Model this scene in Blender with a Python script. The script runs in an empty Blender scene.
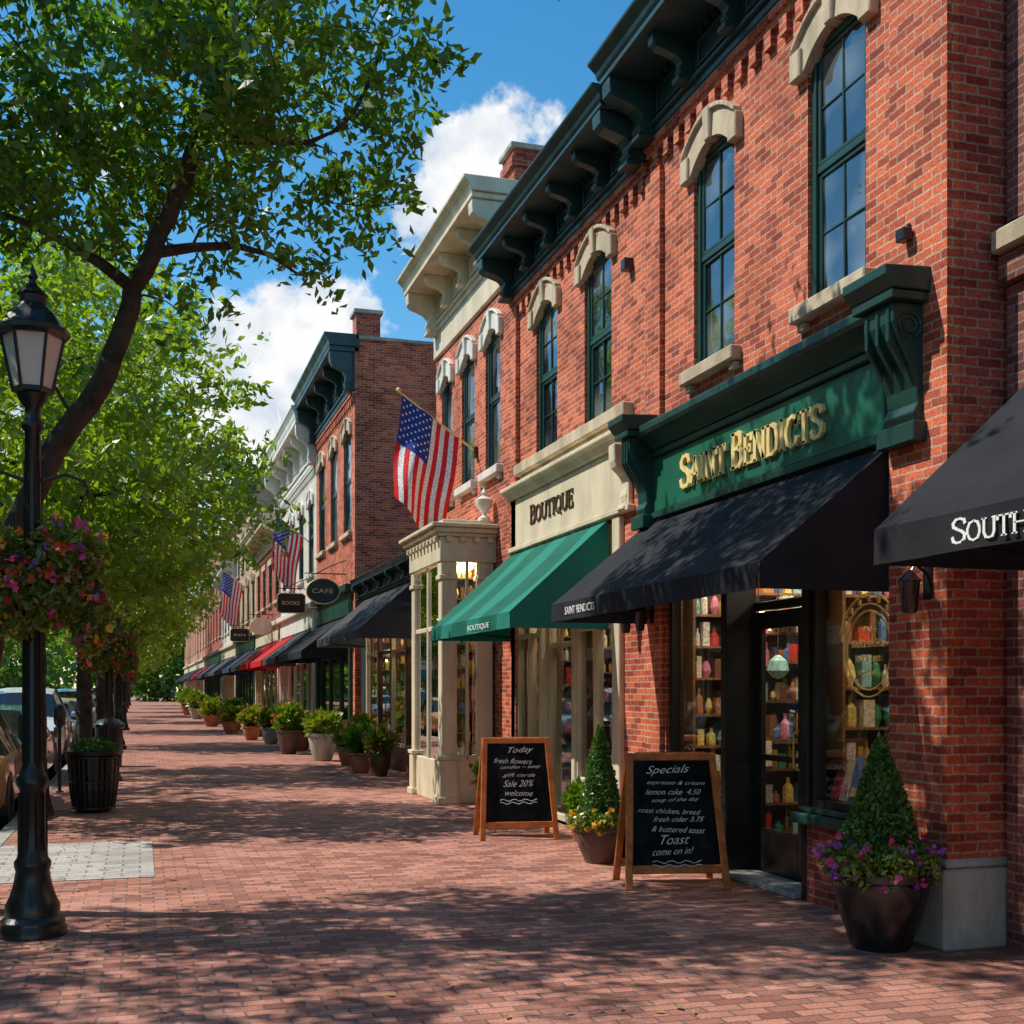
import bpy, math, random
import numpy as np
from mathutils import Vector, Matrix
R=math.radians
rng=random.Random(7)
scene=bpy.context.scene
COL=scene.collection

# ------------------------------------------------------------------ materials
def newmat(name):
    m=bpy.data.materials.new(name); m.use_nodes=True
    nt=m.node_tree
    for n in list(nt.nodes): nt.nodes.remove(n)
    out=nt.nodes.new('ShaderNodeOutputMaterial')
    return m,nt,out
def N(nt,t,**kw):
    n=nt.nodes.new(t)
    for k,v in kw.items(): setattr(n,k,v)
    return n
def L(nt,a,b): nt.links.new(a,b)
def c4(c): return (c[0],c[1],c[2],1)
def mixc(nt,fac,a,b,mode='MIX'):
    n=nt.nodes.new('ShaderNodeMix'); n.data_type='RGBA'; n.blend_type=mode
    for sock,val in ((n.inputs[0],fac),(n.inputs[6],a),(n.inputs[7],b)):
        if hasattr(val,'links') : nt.links.new(val,sock)
        elif isinstance(val,(tuple,list)): sock.default_value=c4(val)
        else: sock.default_value=val
    return n.outputs[2]
def mathn(nt,op,a,b=0.0):
    n=nt.nodes.new('ShaderNodeMath'); n.operation=op
    for i,v in ((0,a),(1,b)):
        if hasattr(v,'links'): nt.links.new(v,n.inputs[i])
        else: n.inputs[i].default_value=v
    return n.outputs[0]
def mapr(nt,v,a,b,c,d):
    n=nt.nodes.new('ShaderNodeMapRange'); nt.links.new(v,n.inputs[0])
    for i,x in enumerate((a,b,c,d)): n.inputs[i+1].default_value=x
    return n.outputs[0]
def worldnoise(nt,scale,detail=3,rough=.6,stretch=None):
    g=N(nt,'ShaderNodeNewGeometry')
    v=g.outputs['Position']
    if stretch:
        mp=N(nt,'ShaderNodeMapping'); mp.inputs['Scale'].default_value=stretch
        L(nt,v,mp.inputs[0]); v=mp.outputs[0]
    n=N(nt,'ShaderNodeTexNoise'); n.inputs['Scale'].default_value=scale
    n.inputs['Detail'].default_value=detail; n.inputs['Roughness'].default_value=rough
    L(nt,v,n.inputs['Vector']); return n.outputs[0]
def pbr(name,color,rough=.6,metal=0.,var=.25,scale=3.,bump=.15,bscale=40.,spec=.5,coat=0.,streak=False):
    m,nt,out=newmat(name)
    p=N(nt,'ShaderNodeBsdfPrincipled')
    p.inputs['Roughness'].default_value=rough; p.inputs['Metallic'].default_value=metal
    p.inputs['Specular IOR Level'].default_value=spec
    p.inputs['Coat Weight'].default_value=coat
    n0=worldnoise(nt,scale,4,.65,(1,1,.35) if streak else None)
    f=mapr(nt,n0,.32,.68,0,1)
    c=mixc(nt,f,tuple(x*(1-var*1.3) for x in color),tuple(min(1,x*(1+var*.5)) for x in color))
    L(nt,c,p.inputs['Base Color'])
    L(nt,mapr(nt,n0,.3,.7,min(1,rough+.12),max(0,rough-.1)),p.inputs['Roughness'])
    if bump:
        bn=N(nt,'ShaderNodeBump'); bn.inputs['Strength'].default_value=bump; bn.inputs['Distance'].default_value=.01
        L(nt,worldnoise(nt,bscale,2),bn.inputs['Height']); L(nt,bn.outputs[0],p.inputs['Normal'])
    L(nt,p.outputs[0],out.inputs[0]); return m
def brick(name,c1,c2,cm,bw=.18,bh=.06,mort=.008,stain=.5,rough=.85,dist=.006,burnt=.85):
    m,nt,out=newmat(name)
    uv=N(nt,'ShaderNodeUVMap')
    nz=N(nt,'ShaderNodeTexNoise'); nz.inputs['Scale'].default_value=11; nz.inputs['Detail'].default_value=1
    L(nt,uv.outputs[0],nz.inputs['Vector'])
    vm=N(nt,'ShaderNodeVectorMath',operation='SUBTRACT'); L(nt,nz.outputs[1],vm.inputs[0]); vm.inputs[1].default_value=(.5,.5,.5)
    vs=N(nt,'ShaderNodeVectorMath',operation='SCALE'); L(nt,vm.outputs[0],vs.inputs[0]); vs.inputs[3].default_value=.018
    va=N(nt,'ShaderNodeVectorMath',operation='ADD'); L(nt,uv.outputs[0],va.inputs[0]); L(nt,vs.outputs[0],va.inputs[1])
    b=N(nt,'ShaderNodeTexBrick'); L(nt,va.outputs[0],b.inputs['Vector'])
    b.inputs['Scale'].default_value=1; b.inputs['Brick Width'].default_value=bw; b.inputs['Row Height'].default_value=bh
    b.inputs['Mortar Size'].default_value=mort; b.inputs['Mortar Smooth'].default_value=.2
    b.inputs['Color1'].default_value=c4(c1); b.inputs['Color2'].default_value=c4(c2); b.inputs['Mortar'].default_value=c4(cm)
    b2=N(nt,'ShaderNodeTexBrick'); L(nt,va.outputs[0],b2.inputs['Vector'])
    b2.inputs['Scale'].default_value=1; b2.inputs['Brick Width'].default_value=bw; b2.inputs['Row Height'].default_value=bh
    b2.inputs['Mortar Size'].default_value=0; b2.inputs['Bias'].default_value=-.3
    b2.inputs['Color1'].default_value=(1.08,1.05,1.02,1); b2.inputs['Color2'].default_value=(.36,.30,.34,1); b2.inputs['Mortar'].default_value=(1,1,1,1)
    col=mixc(nt,burnt,b.outputs[0],b2.outputs[0],'MULTIPLY')
    n0=worldnoise(nt,.9,5,.68)
    col=mixc(nt,mapr(nt,n0,.47,.70,0,stain),col,tuple(x*.38 for x in c2))
    col=mixc(nt,mapr(nt,n0,.5,.28,0,.4),col,tuple(min(1,x*1.1+.07) for x in c1))
    n1=worldnoise(nt,60,2,.7)
    hs=N(nt,'ShaderNodeHueSaturation'); L(nt,col,hs.inputs['Color']); L(nt,mapr(nt,n1,.3,.7,.66,1.3),hs.inputs['Value'])
    p=N(nt,'ShaderNodeBsdfPrincipled'); p.inputs['Roughness'].default_value=rough
    p.inputs['Specular IOR Level'].default_value=.3
    L(nt,hs.outputs[0],p.inputs['Base Color'])
    h=mathn(nt,'SUBTRACT',mathn(nt,'MULTIPLY',n1,.6),b.outputs[1])
    bn=N(nt,'ShaderNodeBump'); bn.inputs['Strength'].default_value=.9; bn.inputs['Distance'].default_value=dist
    L(nt,h,bn.inputs['Height']); L(nt,bn.outputs[0],p.inputs['Normal'])
    L(nt,p.outputs[0],out.inputs[0]); return m
def leafmat(name,c1,c2,trans=.45,tcol=None,gl=.06):
    m,nt,out=newmat(name)
    at=N(nt,'ShaderNodeAttribute',attribute_name='rnd')
    col=mixc(nt,at.outputs['Fac'],c1,c2)
    p=N(nt,'ShaderNodeBsdfDiffuse'); L(nt,col,p.inputs[0])
    t=N(nt,'ShaderNodeBsdfTranslucent')
    tc=mixc(nt,1.0,col,tcol or (1.9,1.75,.5),'MULTIPLY'); L(nt,tc,t.inputs[0])
    mx=N(nt,'ShaderNodeMixShader'); mx.inputs[0].default_value=trans
    L(nt,p.outputs[0],mx.inputs[1]); L(nt,t.outputs[0],mx.inputs[2])
    g=N(nt,'ShaderNodeBsdfGlossy'); g.inputs['Roughness'].default_value=.38
    m2=N(nt,'ShaderNodeMixShader'); m2.inputs[0].default_value=gl
    L(nt,mx.outputs[0],m2.inputs[1]); L(nt,g.outputs[0],m2.inputs[2]); L(nt,m2.outputs[0],out.inputs[0]); return m
def shopglass(name):
    m,nt,out=newmat(name)
    fr=N(nt,'ShaderNodeFresnel'); fr.inputs[0].default_value=1.5
    bn=N(nt,'ShaderNodeBump'); bn.inputs['Strength'].default_value=.06; bn.inputs['Distance'].default_value=.02
    L(nt,worldnoise(nt,1.8,1),bn.inputs['Height'])
    fac=mathn(nt,'ADD',mathn(nt,'MULTIPLY',fr.outputs[0],1.2),.20)
    g=N(nt,'ShaderNodeBsdfGlossy'); g.inputs['Roughness'].default_value=.01; L(nt,bn.outputs[0],g.inputs['Normal'])
    t=N(nt,'ShaderNodeBsdfTransparent'); t.inputs[0].default_value=(.92,.95,.93,1)
    mx=N(nt,'ShaderNodeMixShader'); L(nt,fac,mx.inputs[0]); L(nt,t.outputs[0],mx.inputs[1]); L(nt,g.outputs[0],mx.inputs[2])
    L(nt,mx.outputs[0],out.inputs[0]); return m
def upglass(name):
    m,nt,out=newmat(name)
    p=N(nt,'ShaderNodeBsdfPrincipled'); p.inputs['Roughness'].default_value=.03; p.inputs['Specular IOR Level'].default_value=1.0
    p.inputs['IOR'].default_value=1.9
    cc=mapr(nt,worldnoise(nt,1.1,2),.42,.6,0,1)
    L(nt,mixc(nt,cc,(.010,.014,.016),(.16,.17,.16)),p.inputs['Base Color'])
    bn=N(nt,'ShaderNodeBump'); bn.inputs['Strength'].default_value=.35; bn.inputs['Distance'].default_value=.04
    L(nt,worldnoise(nt,2.5,1),bn.inputs['Height']); L(nt,bn.outputs[0],p.inputs['Normal'])
    L(nt,p.outputs[0],out.inputs[0]); return m
def attrmat(name,rough=.5):
    m,nt,out=newmat(name)
    at=N(nt,'ShaderNodeAttribute',attribute_name='Col')
    p=N(nt,'ShaderNodeBsdfPrincipled'); p.inputs['Roughness'].default_value=rough
    f=mapr(nt,worldnoise(nt,45,2),.35,.65,.65,1.25)
    hs=N(nt,'ShaderNodeHueSaturation'); L(nt,at.outputs[0],hs.inputs['Color']); L(nt,f,hs.inputs['Value'])
    L(nt,hs.outputs[0],p.inputs['Base Color']); L(nt,p.outputs[0],out.inputs[0]); return m
def fabric(name,c,c2=None,stripe=0,tr=.12):
    m,nt,out=newmat(name)
    p=N(nt,'ShaderNodeBsdfPrincipled'); p.inputs['Roughness'].default_value=.8
    p.inputs['Specular IOR Level'].default_value=.25
    n0=worldnoise(nt,2.2,4,.65)
    f=mapr(nt,n0,.3,.7,0,1)
    col=mixc(nt,f,tuple(x*.75 for x in c),tuple(x*1.2 for x in c))
    if c2:
        g=N(nt,'ShaderNodeNewGeometry'); sx=N(nt,'ShaderNodeSeparateXYZ'); L(nt,g.outputs[0],sx.inputs[0])
        s=mathn(nt,'GREATER_THAN',mathn(nt,'FRACT',mathn(nt,'MULTIPLY',sx.outputs[1],1/stripe)),.6)
        col=mixc(nt,s,col,c2)
    L(nt,col,p.inputs['Base Color'])
    bn=N(nt,'ShaderNodeBump'); bn.inputs['Strength'].default_value=.4; bn.inputs['Distance'].default_value=.03
    L(nt,n0,bn.inputs['Height']); L(nt,bn.outputs[0],p.inputs['Normal'])
    t=N(nt,'ShaderNodeBsdfTranslucent'); L(nt,col,t.inputs[0])
    mx=N(nt,'ShaderNodeMixShader'); mx.inputs[0].default_value=tr
    L(nt,p.outputs[0],mx.inputs[1]); L(nt,t.outputs[0],mx.inputs[2])
    L(nt,mx.outputs[0],out.inputs[0]); return m
def emis(name,c,s,samp=False):
    m,nt,out=newmat(name); e=N(nt,'ShaderNodeEmission'); e.inputs[0].default_value=c4(c); e.inputs[1].default_value=s
    L(nt,e.outputs[0],out.inputs[0])
    if not samp:
        try: m.cycles.emission_sampling='NONE'
        except Exception: pass
    return m

M={}
M['brickA']=brick('brick_orange_red',(.66,.145,.06),(.40,.068,.036),(.55,.36,.26))
M['brickB']=brick('brick_deep_red',(.50,.10,.055),(.32,.055,.036),(.43,.28,.22))
M['brickC']=brick('brick_brown',(.24,.08,.06),(.14,.046,.04),(.28,.2,.17))
M['brickD']=brick('brick_pink',(.58,.25,.16),(.44,.17,.11),(.5,.38,.3),burnt=.4)
M['brickW']=brick('brick_painted_white',(.70,.67,.60),(.62,.59,.52),(.55,.52,.45),burnt=.1,stain=.12)
M['brickT']=brick('brick_tan',(.52,.36,.22),(.42,.28,.17),(.45,.38,.3),burnt=.4)
M['brickBase']=brick('brick_bulkhead',(.42,.06,.04),(.30,.04,.03),(.4,.25,.19))
M['paver']=brick('brick_pavers',(.56,.255,.185),(.37,.145,.105),(.20,.13,.105),bw=.2,bh=.1,mort=.008,stain=.38,dist=.006,rough=.78,burnt=.62)
M['paverG']=brick('grey_pavers',(.50,.46,.42),(.40,.37,.34),(.22,.2,.18),bw=.3,bh=.15,mort=.008,stain=.2,burnt=.3)
M['stone']=pbr('limestone',(.56,.46,.32),.85,var=.3,bump=.4,bscale=30,streak=True)
M['stonegrey']=pbr('grey_stone',(.40,.40,.37),.85,var=.35,bump=.5,bscale=30,streak=True)
M['cream']=pbr('cream_paint',(.72,.62,.44),.5,var=.2,bump=.1,streak=True)
M['white']=pbr('white_trim',(.76,.73,.66),.5,var=.2,bump=.1,streak=True)
M['green']=pbr('dark_green_paint',(.012,.062,.048),.38,var=.4,bump=.12,scale=2,streak=True)
M['teal']=pbr('slate_green_paint',(.018,.058,.066),.42,var=.4,bump=.12,scale=2,streak=True)
M['signgreen']=pbr('sign_green_paint',(.012,.135,.078),.4,var=.3,bump=.08,scale=2,streak=True)
M['black']=pbr('black_paint',(.012,.012,.012),.35,var=.2,bump=.08)
M['iron']=pbr('cast_iron_black',(.012,.013,.014),.32,var=.3,bump=.15,bscale=60,spec=.6)
M['gold']=pbr('gold_leaf',(.95,.72,.30),.42,metal=.1,var=.12,bump=.05)
M['whitepaint']=pbr('white_paint',(.8,.8,.78),.6,var=.05,bump=0)
M['wood']=pbr('orange_wood',(.60,.17,.03),.5,var=.35,bump=.2,scale=8)
M['darkwood']=pbr('dark_wood',(.10,.045,.02),.5,var=.35,bump=.2,scale=8)
M['chalkboard']=pbr('chalkboard',(.010,.012,.014),.85,var=.6,bump=.03,scale=7,spec=.15)
M['chalk']=pbr('chalk',(.85,.85,.82),.9,var=.25,bump=0,scale=40)
M['terracotta']=pbr('terracotta',(.42,.15,.075),.8,var=.25)
M['potbrown']=pbr('brown_glazed_pot',(.13,.07,.055),.45,var=.3)
M['potblack']=pbr('black_glazed_pot',(.012,.012,.014),.22,var=.3,spec=.7)
M['soil']=pbr('soil',(.04,.025,.015),.95)
M['roof']=pbr('roof_felt',(.06,.06,.06),.9)
M['asphalt']=pbr('asphalt',(.07,.07,.07),.9,var=.3,scale=1.5,bump=.6,bscale=90)
M['kerb']=pbr('granite_kerb',(.38,.36,.33),.8,var=.3,bump=.4)
M['earth']=pbr('ground_grass',(.05,.075,.025),.95,var=.4,scale=.6)
M['bark']=pbr('bark',(.075,.052,.036),.95,var=.5,scale=6,bump=1.,bscale=25)
M['leaf']=leafmat('leaf_green',(.045,.135,.012),(.15,.275,.024),.5)
M['leaf2']=leafmat('leaf_lime',(.11,.22,.016),(.26,.37,.034),.54)
M['shrub']=leafmat('shrub_leaf',(.03,.10,.016),(.10,.22,.03),.25)
M['bask']=leafmat('basket_leaf',(.07,.16,.02),(.26,.30,.04),.35)
M['pink']=leafmat('pink_petals',(.7,.03,.2),(.85,.14,.4),.3,tcol=(1,1,1))
M['purple']=leafmat('purple_petals',(.28,.05,.45),(.5,.15,.6),.3,tcol=(1,1,1))
M['yellow']=leafmat('yellow_petals',(.8,.38,.02),(.9,.65,.05),.3,tcol=(1,1,1))
M['redpetal']=leafmat('red_petals',(.65,.03,.02),(.8,.18,.04),.3,tcol=(1,1,1))
M['glass']=shopglass('shop_glass')
M['upglass']=upglass('sash_glass')
M['goods']=attrmat('display_goods',.45)
M['litter']=attrmat('dry_leaf',.8)
M['flagcol']=attrmat('flag_cloth',.8)
M['awnblack']=fabric('black_canvas',(.020,.021,.026))
M['awngreen']=fabric('green_canvas',(.006,.13,.09),(.02,.22,.165),1.24)
M['awnred']=fabric('red_canvas',(.5,.015,.015))
M['awngrey']=fabric('grey_canvas',(.06,.06,.065))
M['awnblue']=fabric('blue_canvas',(.03,.05,.1))
M['bulb']=emis('warm_bulb',(1,.68,.32),16)
M['striplight']=emis('shop_striplight',(1,.84,.62),20,True)
M['lantern']=pbr('frosted_lantern_glass',(.8,.77,.66),.25,var=.1,bump=.05)
M['interior']=pbr('interior_wall',(.085,.05,.03),.8)
M['tyre']=pbr('tyre_rubber',(.015,.015,.015),.85,bump=0)
M['chrome']=pbr('chrome',(.6,.6,.6),.15,metal=1,var=.05,bump=0)
M['carglass']=pbr('car_glass',(.02,.025,.028),.04,var=.1,bump=0,spec=1)
M['carlight']=pbr('tail_light',(.45,.02,.015),.2,bump=0)
def carpaint(n,c): 
    M[n]=pbr(n,c,.22,metal=.1,var=.05,bump=0,coat=1.)
carpaint('tan_car_paint',(.66,.38,.16)); carpaint('teal_car_paint',(.03,.15,.17)); carpaint('silver_car_paint',(.5,.6,.68)); carpaint('white_car_paint',(.8,.82,.84)); carpaint('red_car_paint',(.4,.02,.02))

# ------------------------------------------------------------------ geometry builder
PARTS={}; EMP={}; EMPLOC={}
def obj_empty(name,loc=(0,0,0)):
    e=bpy.data.objects.new(name,None); e.empty_display_size=.3; COL.objects.link(e); e.location=loc
    EMPLOC[e.name]=Vector(loc); return e
class PB:
    def __init__(s,parent,name,mat,bevel=0,smooth=False):
        s.parent=parent;s.name=name;s.mat=mat;s.v=[];s.f=[];s.c=[];s.bevel=bevel;s.smooth=smooth;s.cur=None
    def vert(s,p): s.v.append((p[0],p[1],p[2])); return len(s.v)-1
    def face(s,pts):
        i=[s.vert(p) for p in pts]; s.f.append(i); s.c.append(s.cur)
    def quadi(s,*i): s.f.append(list(i)); s.c.append(s.cur)
    def hexa(s,p):
        b=len(s.v)
        for q in p: s.vert(q)
        for f in ((0,3,2,1),(4,5,6,7),(0,1,5,4),(1,2,6,5),(2,3,7,6),(3,0,4,7)): s.quadi(*[b+k for k in f])
    def box(s,x0,x1,y0,y1,z0,z1):
        if x1<x0:x0,x1=x1,x0
        if y1<y0:y0,y1=y1,y0
        s.hexa([(x0,y0,z0),(x1,y0,z0),(x1,y1,z0),(x0,y1,z0),(x0,y0,z1),(x1,y0,z1),(x1,y1,z1),(x0,y1,z1)])
    def bar(s,p0,p1,u,n):
        p0=Vector(p0);p1=Vector(p1);u=Vector(u);n=Vector(n)
        s.hexa([p0-u-n,p0+u-n,p0+u+n,p0-u+n,p1-u-n,p1+u-n,p1+u+n,p1-u+n])
    def extrude(s,poly,axis,a,b):
        n=len(poly); base=len(s.v)
        for t in (a,b):
            for q in poly:
                s.vert((q[0],t,q[1]) if axis=='y' else (t,q[0],q[1]))
        s.quadi(*range(base,base+n)); s.quadi(*range(base+2*n-1,base+n-1,-1))
        for i in range(n):
            j=(i+1)%n; s.quadi(base+i,base+n+i,base+n+j,base+j)
    def lathe(s,cx,cy,prof,seg=20,sx=1,sy=1):
        base=len(s.v)
        for r,z in prof:
            for k in range(seg):
                a=2*math.pi*k/seg; s.vert((cx+r*sx*math.cos(a),cy+r*sy*math.sin(a),z))
        for i in range(len(prof)-1):
            for k in range(seg):
                k2=(k+1)%seg
                s.quadi(base+i*seg+k,base+i*seg+k2,base+(i+1)*seg+k2,base+(i+1)*seg+k)
        s.quadi(*[base+k for k in range(seg)][::-1])
        s.quadi(*[base+(len(prof)-1)*seg+k for k in range(seg)])
    def tube(s,pts,rad,seg=6):
        pts=[Vector(p) for p in pts]; base=len(s.v); n=len(pts)
        for i,p in enumerate(pts):
            d=(pts[min(i+1,n-1)]-pts[max(i-1,0)])
            if d.length<1e-6:d=Vector((0,0,1))
            d.normalize(); ref=Vector((0,1,0)) if abs(d.y)<.9 else Vector((1,0,0))
            a=d.cross(ref).normalized(); b=d.cross(a)
            for k in range(seg):
                t=2*math.pi*k/seg; q=p+(a*math.cos(t)+b*math.sin(t))*rad[i]; s.vert(q)
        for i in range(n-1):
            for k in range(seg):
                k2=(k+1)%seg; s.quadi(base+i*seg+k,base+(i+1)*seg+k,base+(i+1)*seg+k2,base+i*seg+k2)
        s.quadi(*[base+(n-1)*seg+k for k in range(seg)][::-1])
        s.quadi(*[base+k for k in range(seg)])
    def finish(s):
        if not s.f: return
        me=bpy.data.meshes.new(s.name); off=EMPLOC[s.parent.name] if s.parent else Vector((0,0,0))
        me.from_pydata([(a-off.x,b-off.y,c-off.z) for a,b,c in s.v],[],s.f); me.update()
        uvl=me.uv_layers.new(name='UVMap'); 
        arr=np.zeros(len(me.loops)*2)
        V=s.v
        for p in me.polygons:
            n=p.normal; ax=max(range(3),key=lambda k:abs(n[k]))
            for li in p.loop_indices:
                q=V[me.loops[li].vertex_index]
                if ax==0: arr[2*li]=q[1];arr[2*li+1]=q[2]
                elif ax==1: arr[2*li]=q[0];arr[2*li+1]=q[2]
                else: arr[2*li]=q[0];arr[2*li+1]=q[1]
        uvl.data.foreach_set('uv',arr)
        if any(c is not None for c in s.c):
            ca=me.color_attributes.new('Col','FLOAT_COLOR','CORNER'); ar=np.ones(len(me.loops)*4)
            for p in me.polygons:
                c=s.c[p.index] or (.5,.5,.5)
                for li in p.loop_indices: ar[4*li:4*li+3]=c
            ca.data.foreach_set('color',ar)
        me.materials.append(s.mat)
        if s.smooth:
            me.polygons.foreach_set('use_smooth',[True]*len(me.polygons))
            try: me.set_sharp_from_angle(angle=R(40))
            except Exception: pass
        o=bpy.data.objects.new(s.name,me); COL.objects.link(o)
        if s.parent: o.parent=s.parent
        if s.bevel:
            b=o.modifiers.new('bevel','BEVEL'); b.width=s.bevel; b.segments=1; b.limit_method='ANGLE'; b.angle_limit=R(40)
        s.obj=o
def part(parent,name,mat,bevel=0,smooth=False):
    k=(parent.name if parent else None,name,mat)
    if k not in PARTS: PARTS[k]=PB(parent,name,M[mat],bevel,smooth)
    return PARTS[k]

def leafmesh(name,C,size,seed,droop=.35,aspect=.42,flat=0.):
    r=np.random.RandomState(seed); n=len(C)
    a=r.normal(size=(n,3)); a[:,2]-=droop; a/=np.linalg.norm(a,axis=1)[:,None]+1e-9
    t=r.normal(size=(n,3)); t[:,2]*=(1-flat)
    b=np.cross(a,t); b/=np.linalg.norm(b,axis=1)[:,None]+1e-9
    nn=np.cross(a,b)
    Ls=(size*(.65+.7*r.rand(n)))[:,None]; W=Ls*aspect
    V=np.empty((n,4,3)); V[:,0]=C-a*Ls*.5; V[:,1]=C+b*W*.5-a*Ls*.05+nn*Ls*.08; V[:,2]=C+a*Ls*.5; V[:,3]=C-b*W*.5-a*Ls*.05+nn*Ls*.08
    me=bpy.data.meshes.new(name)
    me.vertices.add(4*n); me.vertices.foreach_set('co',V.reshape(-1))
    me.loops.add(4*n); me.loops.foreach_set('vertex_index',np.arange(4*n,dtype=np.int32))
    me.polygons.add(n); me.polygons.foreach_set('loop_start',np.arange(0,4*n,4,dtype=np.int32)); me.polygons.foreach_set('loop_total',np.full(n,4,dtype=np.int32))
    me.update(calc_edges=True)
    at=me.attributes.new('rnd','FLOAT','POINT'); at.data.foreach_set('value',np.repeat(r.rand(n),4))
    return me
def leaves(parent,name,mat,C,size,seed,**kw):
    C=np.array(C,dtype=float)-np.array(EMPLOC[parent.name])
    me=leafmesh(name,C,size,seed,**kw); me.materials.append(M[mat])
    o=bpy.data.objects.new(name,me); COL.objects.link(o); o.parent=parent; return o
def blob(c,rad,n,seed,shell=.55):
    r=np.random.RandomState(seed); d=r.normal(size=(n,3)); d/=np.linalg.norm(d,axis=1)[:,None]
    q=(shell+(1-shell)*r.rand(n))**.8
    q*=1+.25*np.sin(d[:,0]*5+seed)*np.cos(d[:,1]*4+d[:,2]*5)
    return np.array(c)+d*q[:,None]*np.array(rad)

# ------------------------------------------------------------------ text
def text(parent,name,s,mat,origin,u,v,width,height,extr=.012,shear=0,bold=.0):
    cu=bpy.data.curves.new(name,'FONT'); cu.body=s; cu.size=1; cu.extrude=.02; cu.offset=bold; cu.shear=shear
    cu.resolution_u=3
    o=bpy.data.objects.new(name+'_c',cu); COL.objects.link(o); bpy.context.view_layer.update()
    me=bpy.data.meshes.new_from_object(o); bpy.data.objects.remove(o)
    n=len(me.vertices); co=np.zeros(n*3); me.vertices.foreach_get('co',co); co=co.reshape(-1,3)
    mn=co.min(0); mx=co.max(0); sc=(mx-mn); sc[sc<1e-6]=1
    co=(co-mn)/sc
    u=np.array(u,float);v=np.array(v,float);w=np.cross(u,v)
    P=np.array(origin,float)+np.outer(co[:,0]*width,u)+np.outer(co[:,1]*height,v)+np.outer(co[:,2]*extr,w)
    P-=np.array(EMPLOC[parent.name])
    me.vertices.foreach_set('co',P.reshape(-1)); me.update(); me.materials.clear(); me.materials.append(M[mat]); me.name=name
    ob=bpy.data.objects.new(name,me); COL.objects.link(ob); ob.parent=parent; return ob
UW=(0,-1,0); VW=(0,0,1)
GL={'S':(.62,[[(.55,.80),(.52,.93),(.36,1),(.18,.97),(.07,.84),(.09,.68),(.25,.56),(.42,.46),(.55,.33),(.54,.14),(.40,.02),(.22,.0),(.08,.08),(.04,.24)]]),
'A':(.78,[[(.06,0),(.37,1)],[(.37,1),(.70,0)],[(.18,.36),(.58,.36)],[(-.02,0),(.16,0)],[(.58,0),(.80,0)]]),
'I':(.36,[[(.16,0),(.16,1)],[(.05,0),(.27,0)],[(.05,1),(.27,1)]]),
'N':(.80,[[(.12,0),(.12,1)],[(.12,1),(.64,0)],[(.64,0),(.64,1)],[(.02,0),(.24,0)],[(.54,1),(.76,1)],[(.0,1),(.13,1)]]),
'T':(.68,[[(.32,0),(.32,1)],[(.02,1),(.62,1)],[(.02,1),(.02,.82)],[(.62,1),(.62,.82)],[(.2,0),(.44,0)]]),
'B':(.68,[[(.14,0),(.14,1)],[(.03,1),(.38,1),(.52,.90),(.53,.70),(.40,.56),(.14,.54)],[(.40,.55),(.58,.44),(.60,.18),(.46,.02),(.03,0)]]),
'E':(.62,[[(.13,0),(.13,1)],[(.03,1),(.52,1),(.52,.82)],[(.13,.52),(.42,.52)],[(.42,.62),(.42,.42)],[(.03,0),(.55,0),(.55,.2)]]),
'D':(.76,[[(.14,0),(.14,1)],[(.03,1),(.36,1),(.58,.86),(.66,.5),(.58,.14),(.36,0),(.03,0)]]),
'C':(.70,[[(.60,.74),(.58,.92),(.40,1),(.20,.92),(.08,.68),(.06,.42),(.14,.14),(.34,.0),(.54,.06),(.63,.24)],[(.60,.98),(.60,.72)]]),
'O':(.74,[[(.36,1),(.16,.90),(.06,.62),(.06,.36),(.16,.10),(.36,0),(.56,.10),(.66,.36),(.66,.62),(.56,.90),(.36,1)]]),
'U':(.76,[[(.13,1),(.13,.3),(.22,.06),(.38,0),(.55,.06),(.63,.3),(.63,1)],[(.02,1),(.25,1)],[(.52,1),(.74,1)]]),
'Q':(.74,[[(.36,1),(.16,.90),(.06,.62),(.06,.36),(.16,.10),(.36,0),(.56,.10),(.66,.36),(.66,.62),(.56,.90),(.36,1)],[(.40,.22),(.68,-.14)]]),
'H':(.82,[[(.13,0),(.13,1)],[(.67,0),(.67,1)],[(.13,.52),(.67,.52)],[(.02,0),(.25,0)],[(.02,1),(.25,1)],[(.56,0),(.79,0)],[(.56,1),(.79,1)]]),
'L':(.62,[[(.13,0),(.13,1)],[(.02,1),(.26,1)],[(.02,0),(.54,0),(.54,.22)]]),
' ':(.34,[])}
def serif(e,name,s,mat,y,X,z,width,height,th,out=.02,small=.78):
    pb=part(e,name,mat,0); adv=[]; first=True; tot=0
    for ch in s:
        k=1. if first else small; first=(ch==' '); adv.append(k); tot+=GL[ch][0]*k
    sx=width/tot; cx=0
    for ch,k in zip(s,adv):
        w_,st=GL[ch]
        for line in st:
            P=[Vector((0,y-(cx+p[0]*k)*sx,z+p[1]*height*k)) for p in line]
            for i in range(len(P)-1):
                d=P[i+1]-P[i]; ln=d.length
                if ln<1e-6: continue
                d/=ln; n=Vector((0,-d.z,d.y))
                t=th*(.42+.58*abs(d.z))*k
                a=P[i]-d*t*.25; b=P[i+1]+d*t*.25; n*=t*.5
                xo=X-out; xi=X
                q=[a-n,a+n,b+n,b-n]
                pb.hexa([(xi,p_.y,p_.z) for p_ in q]+[(xo-.0007*(i%3),p_.y,p_.z) for p_ in q])
        cx+=w_*k

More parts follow.
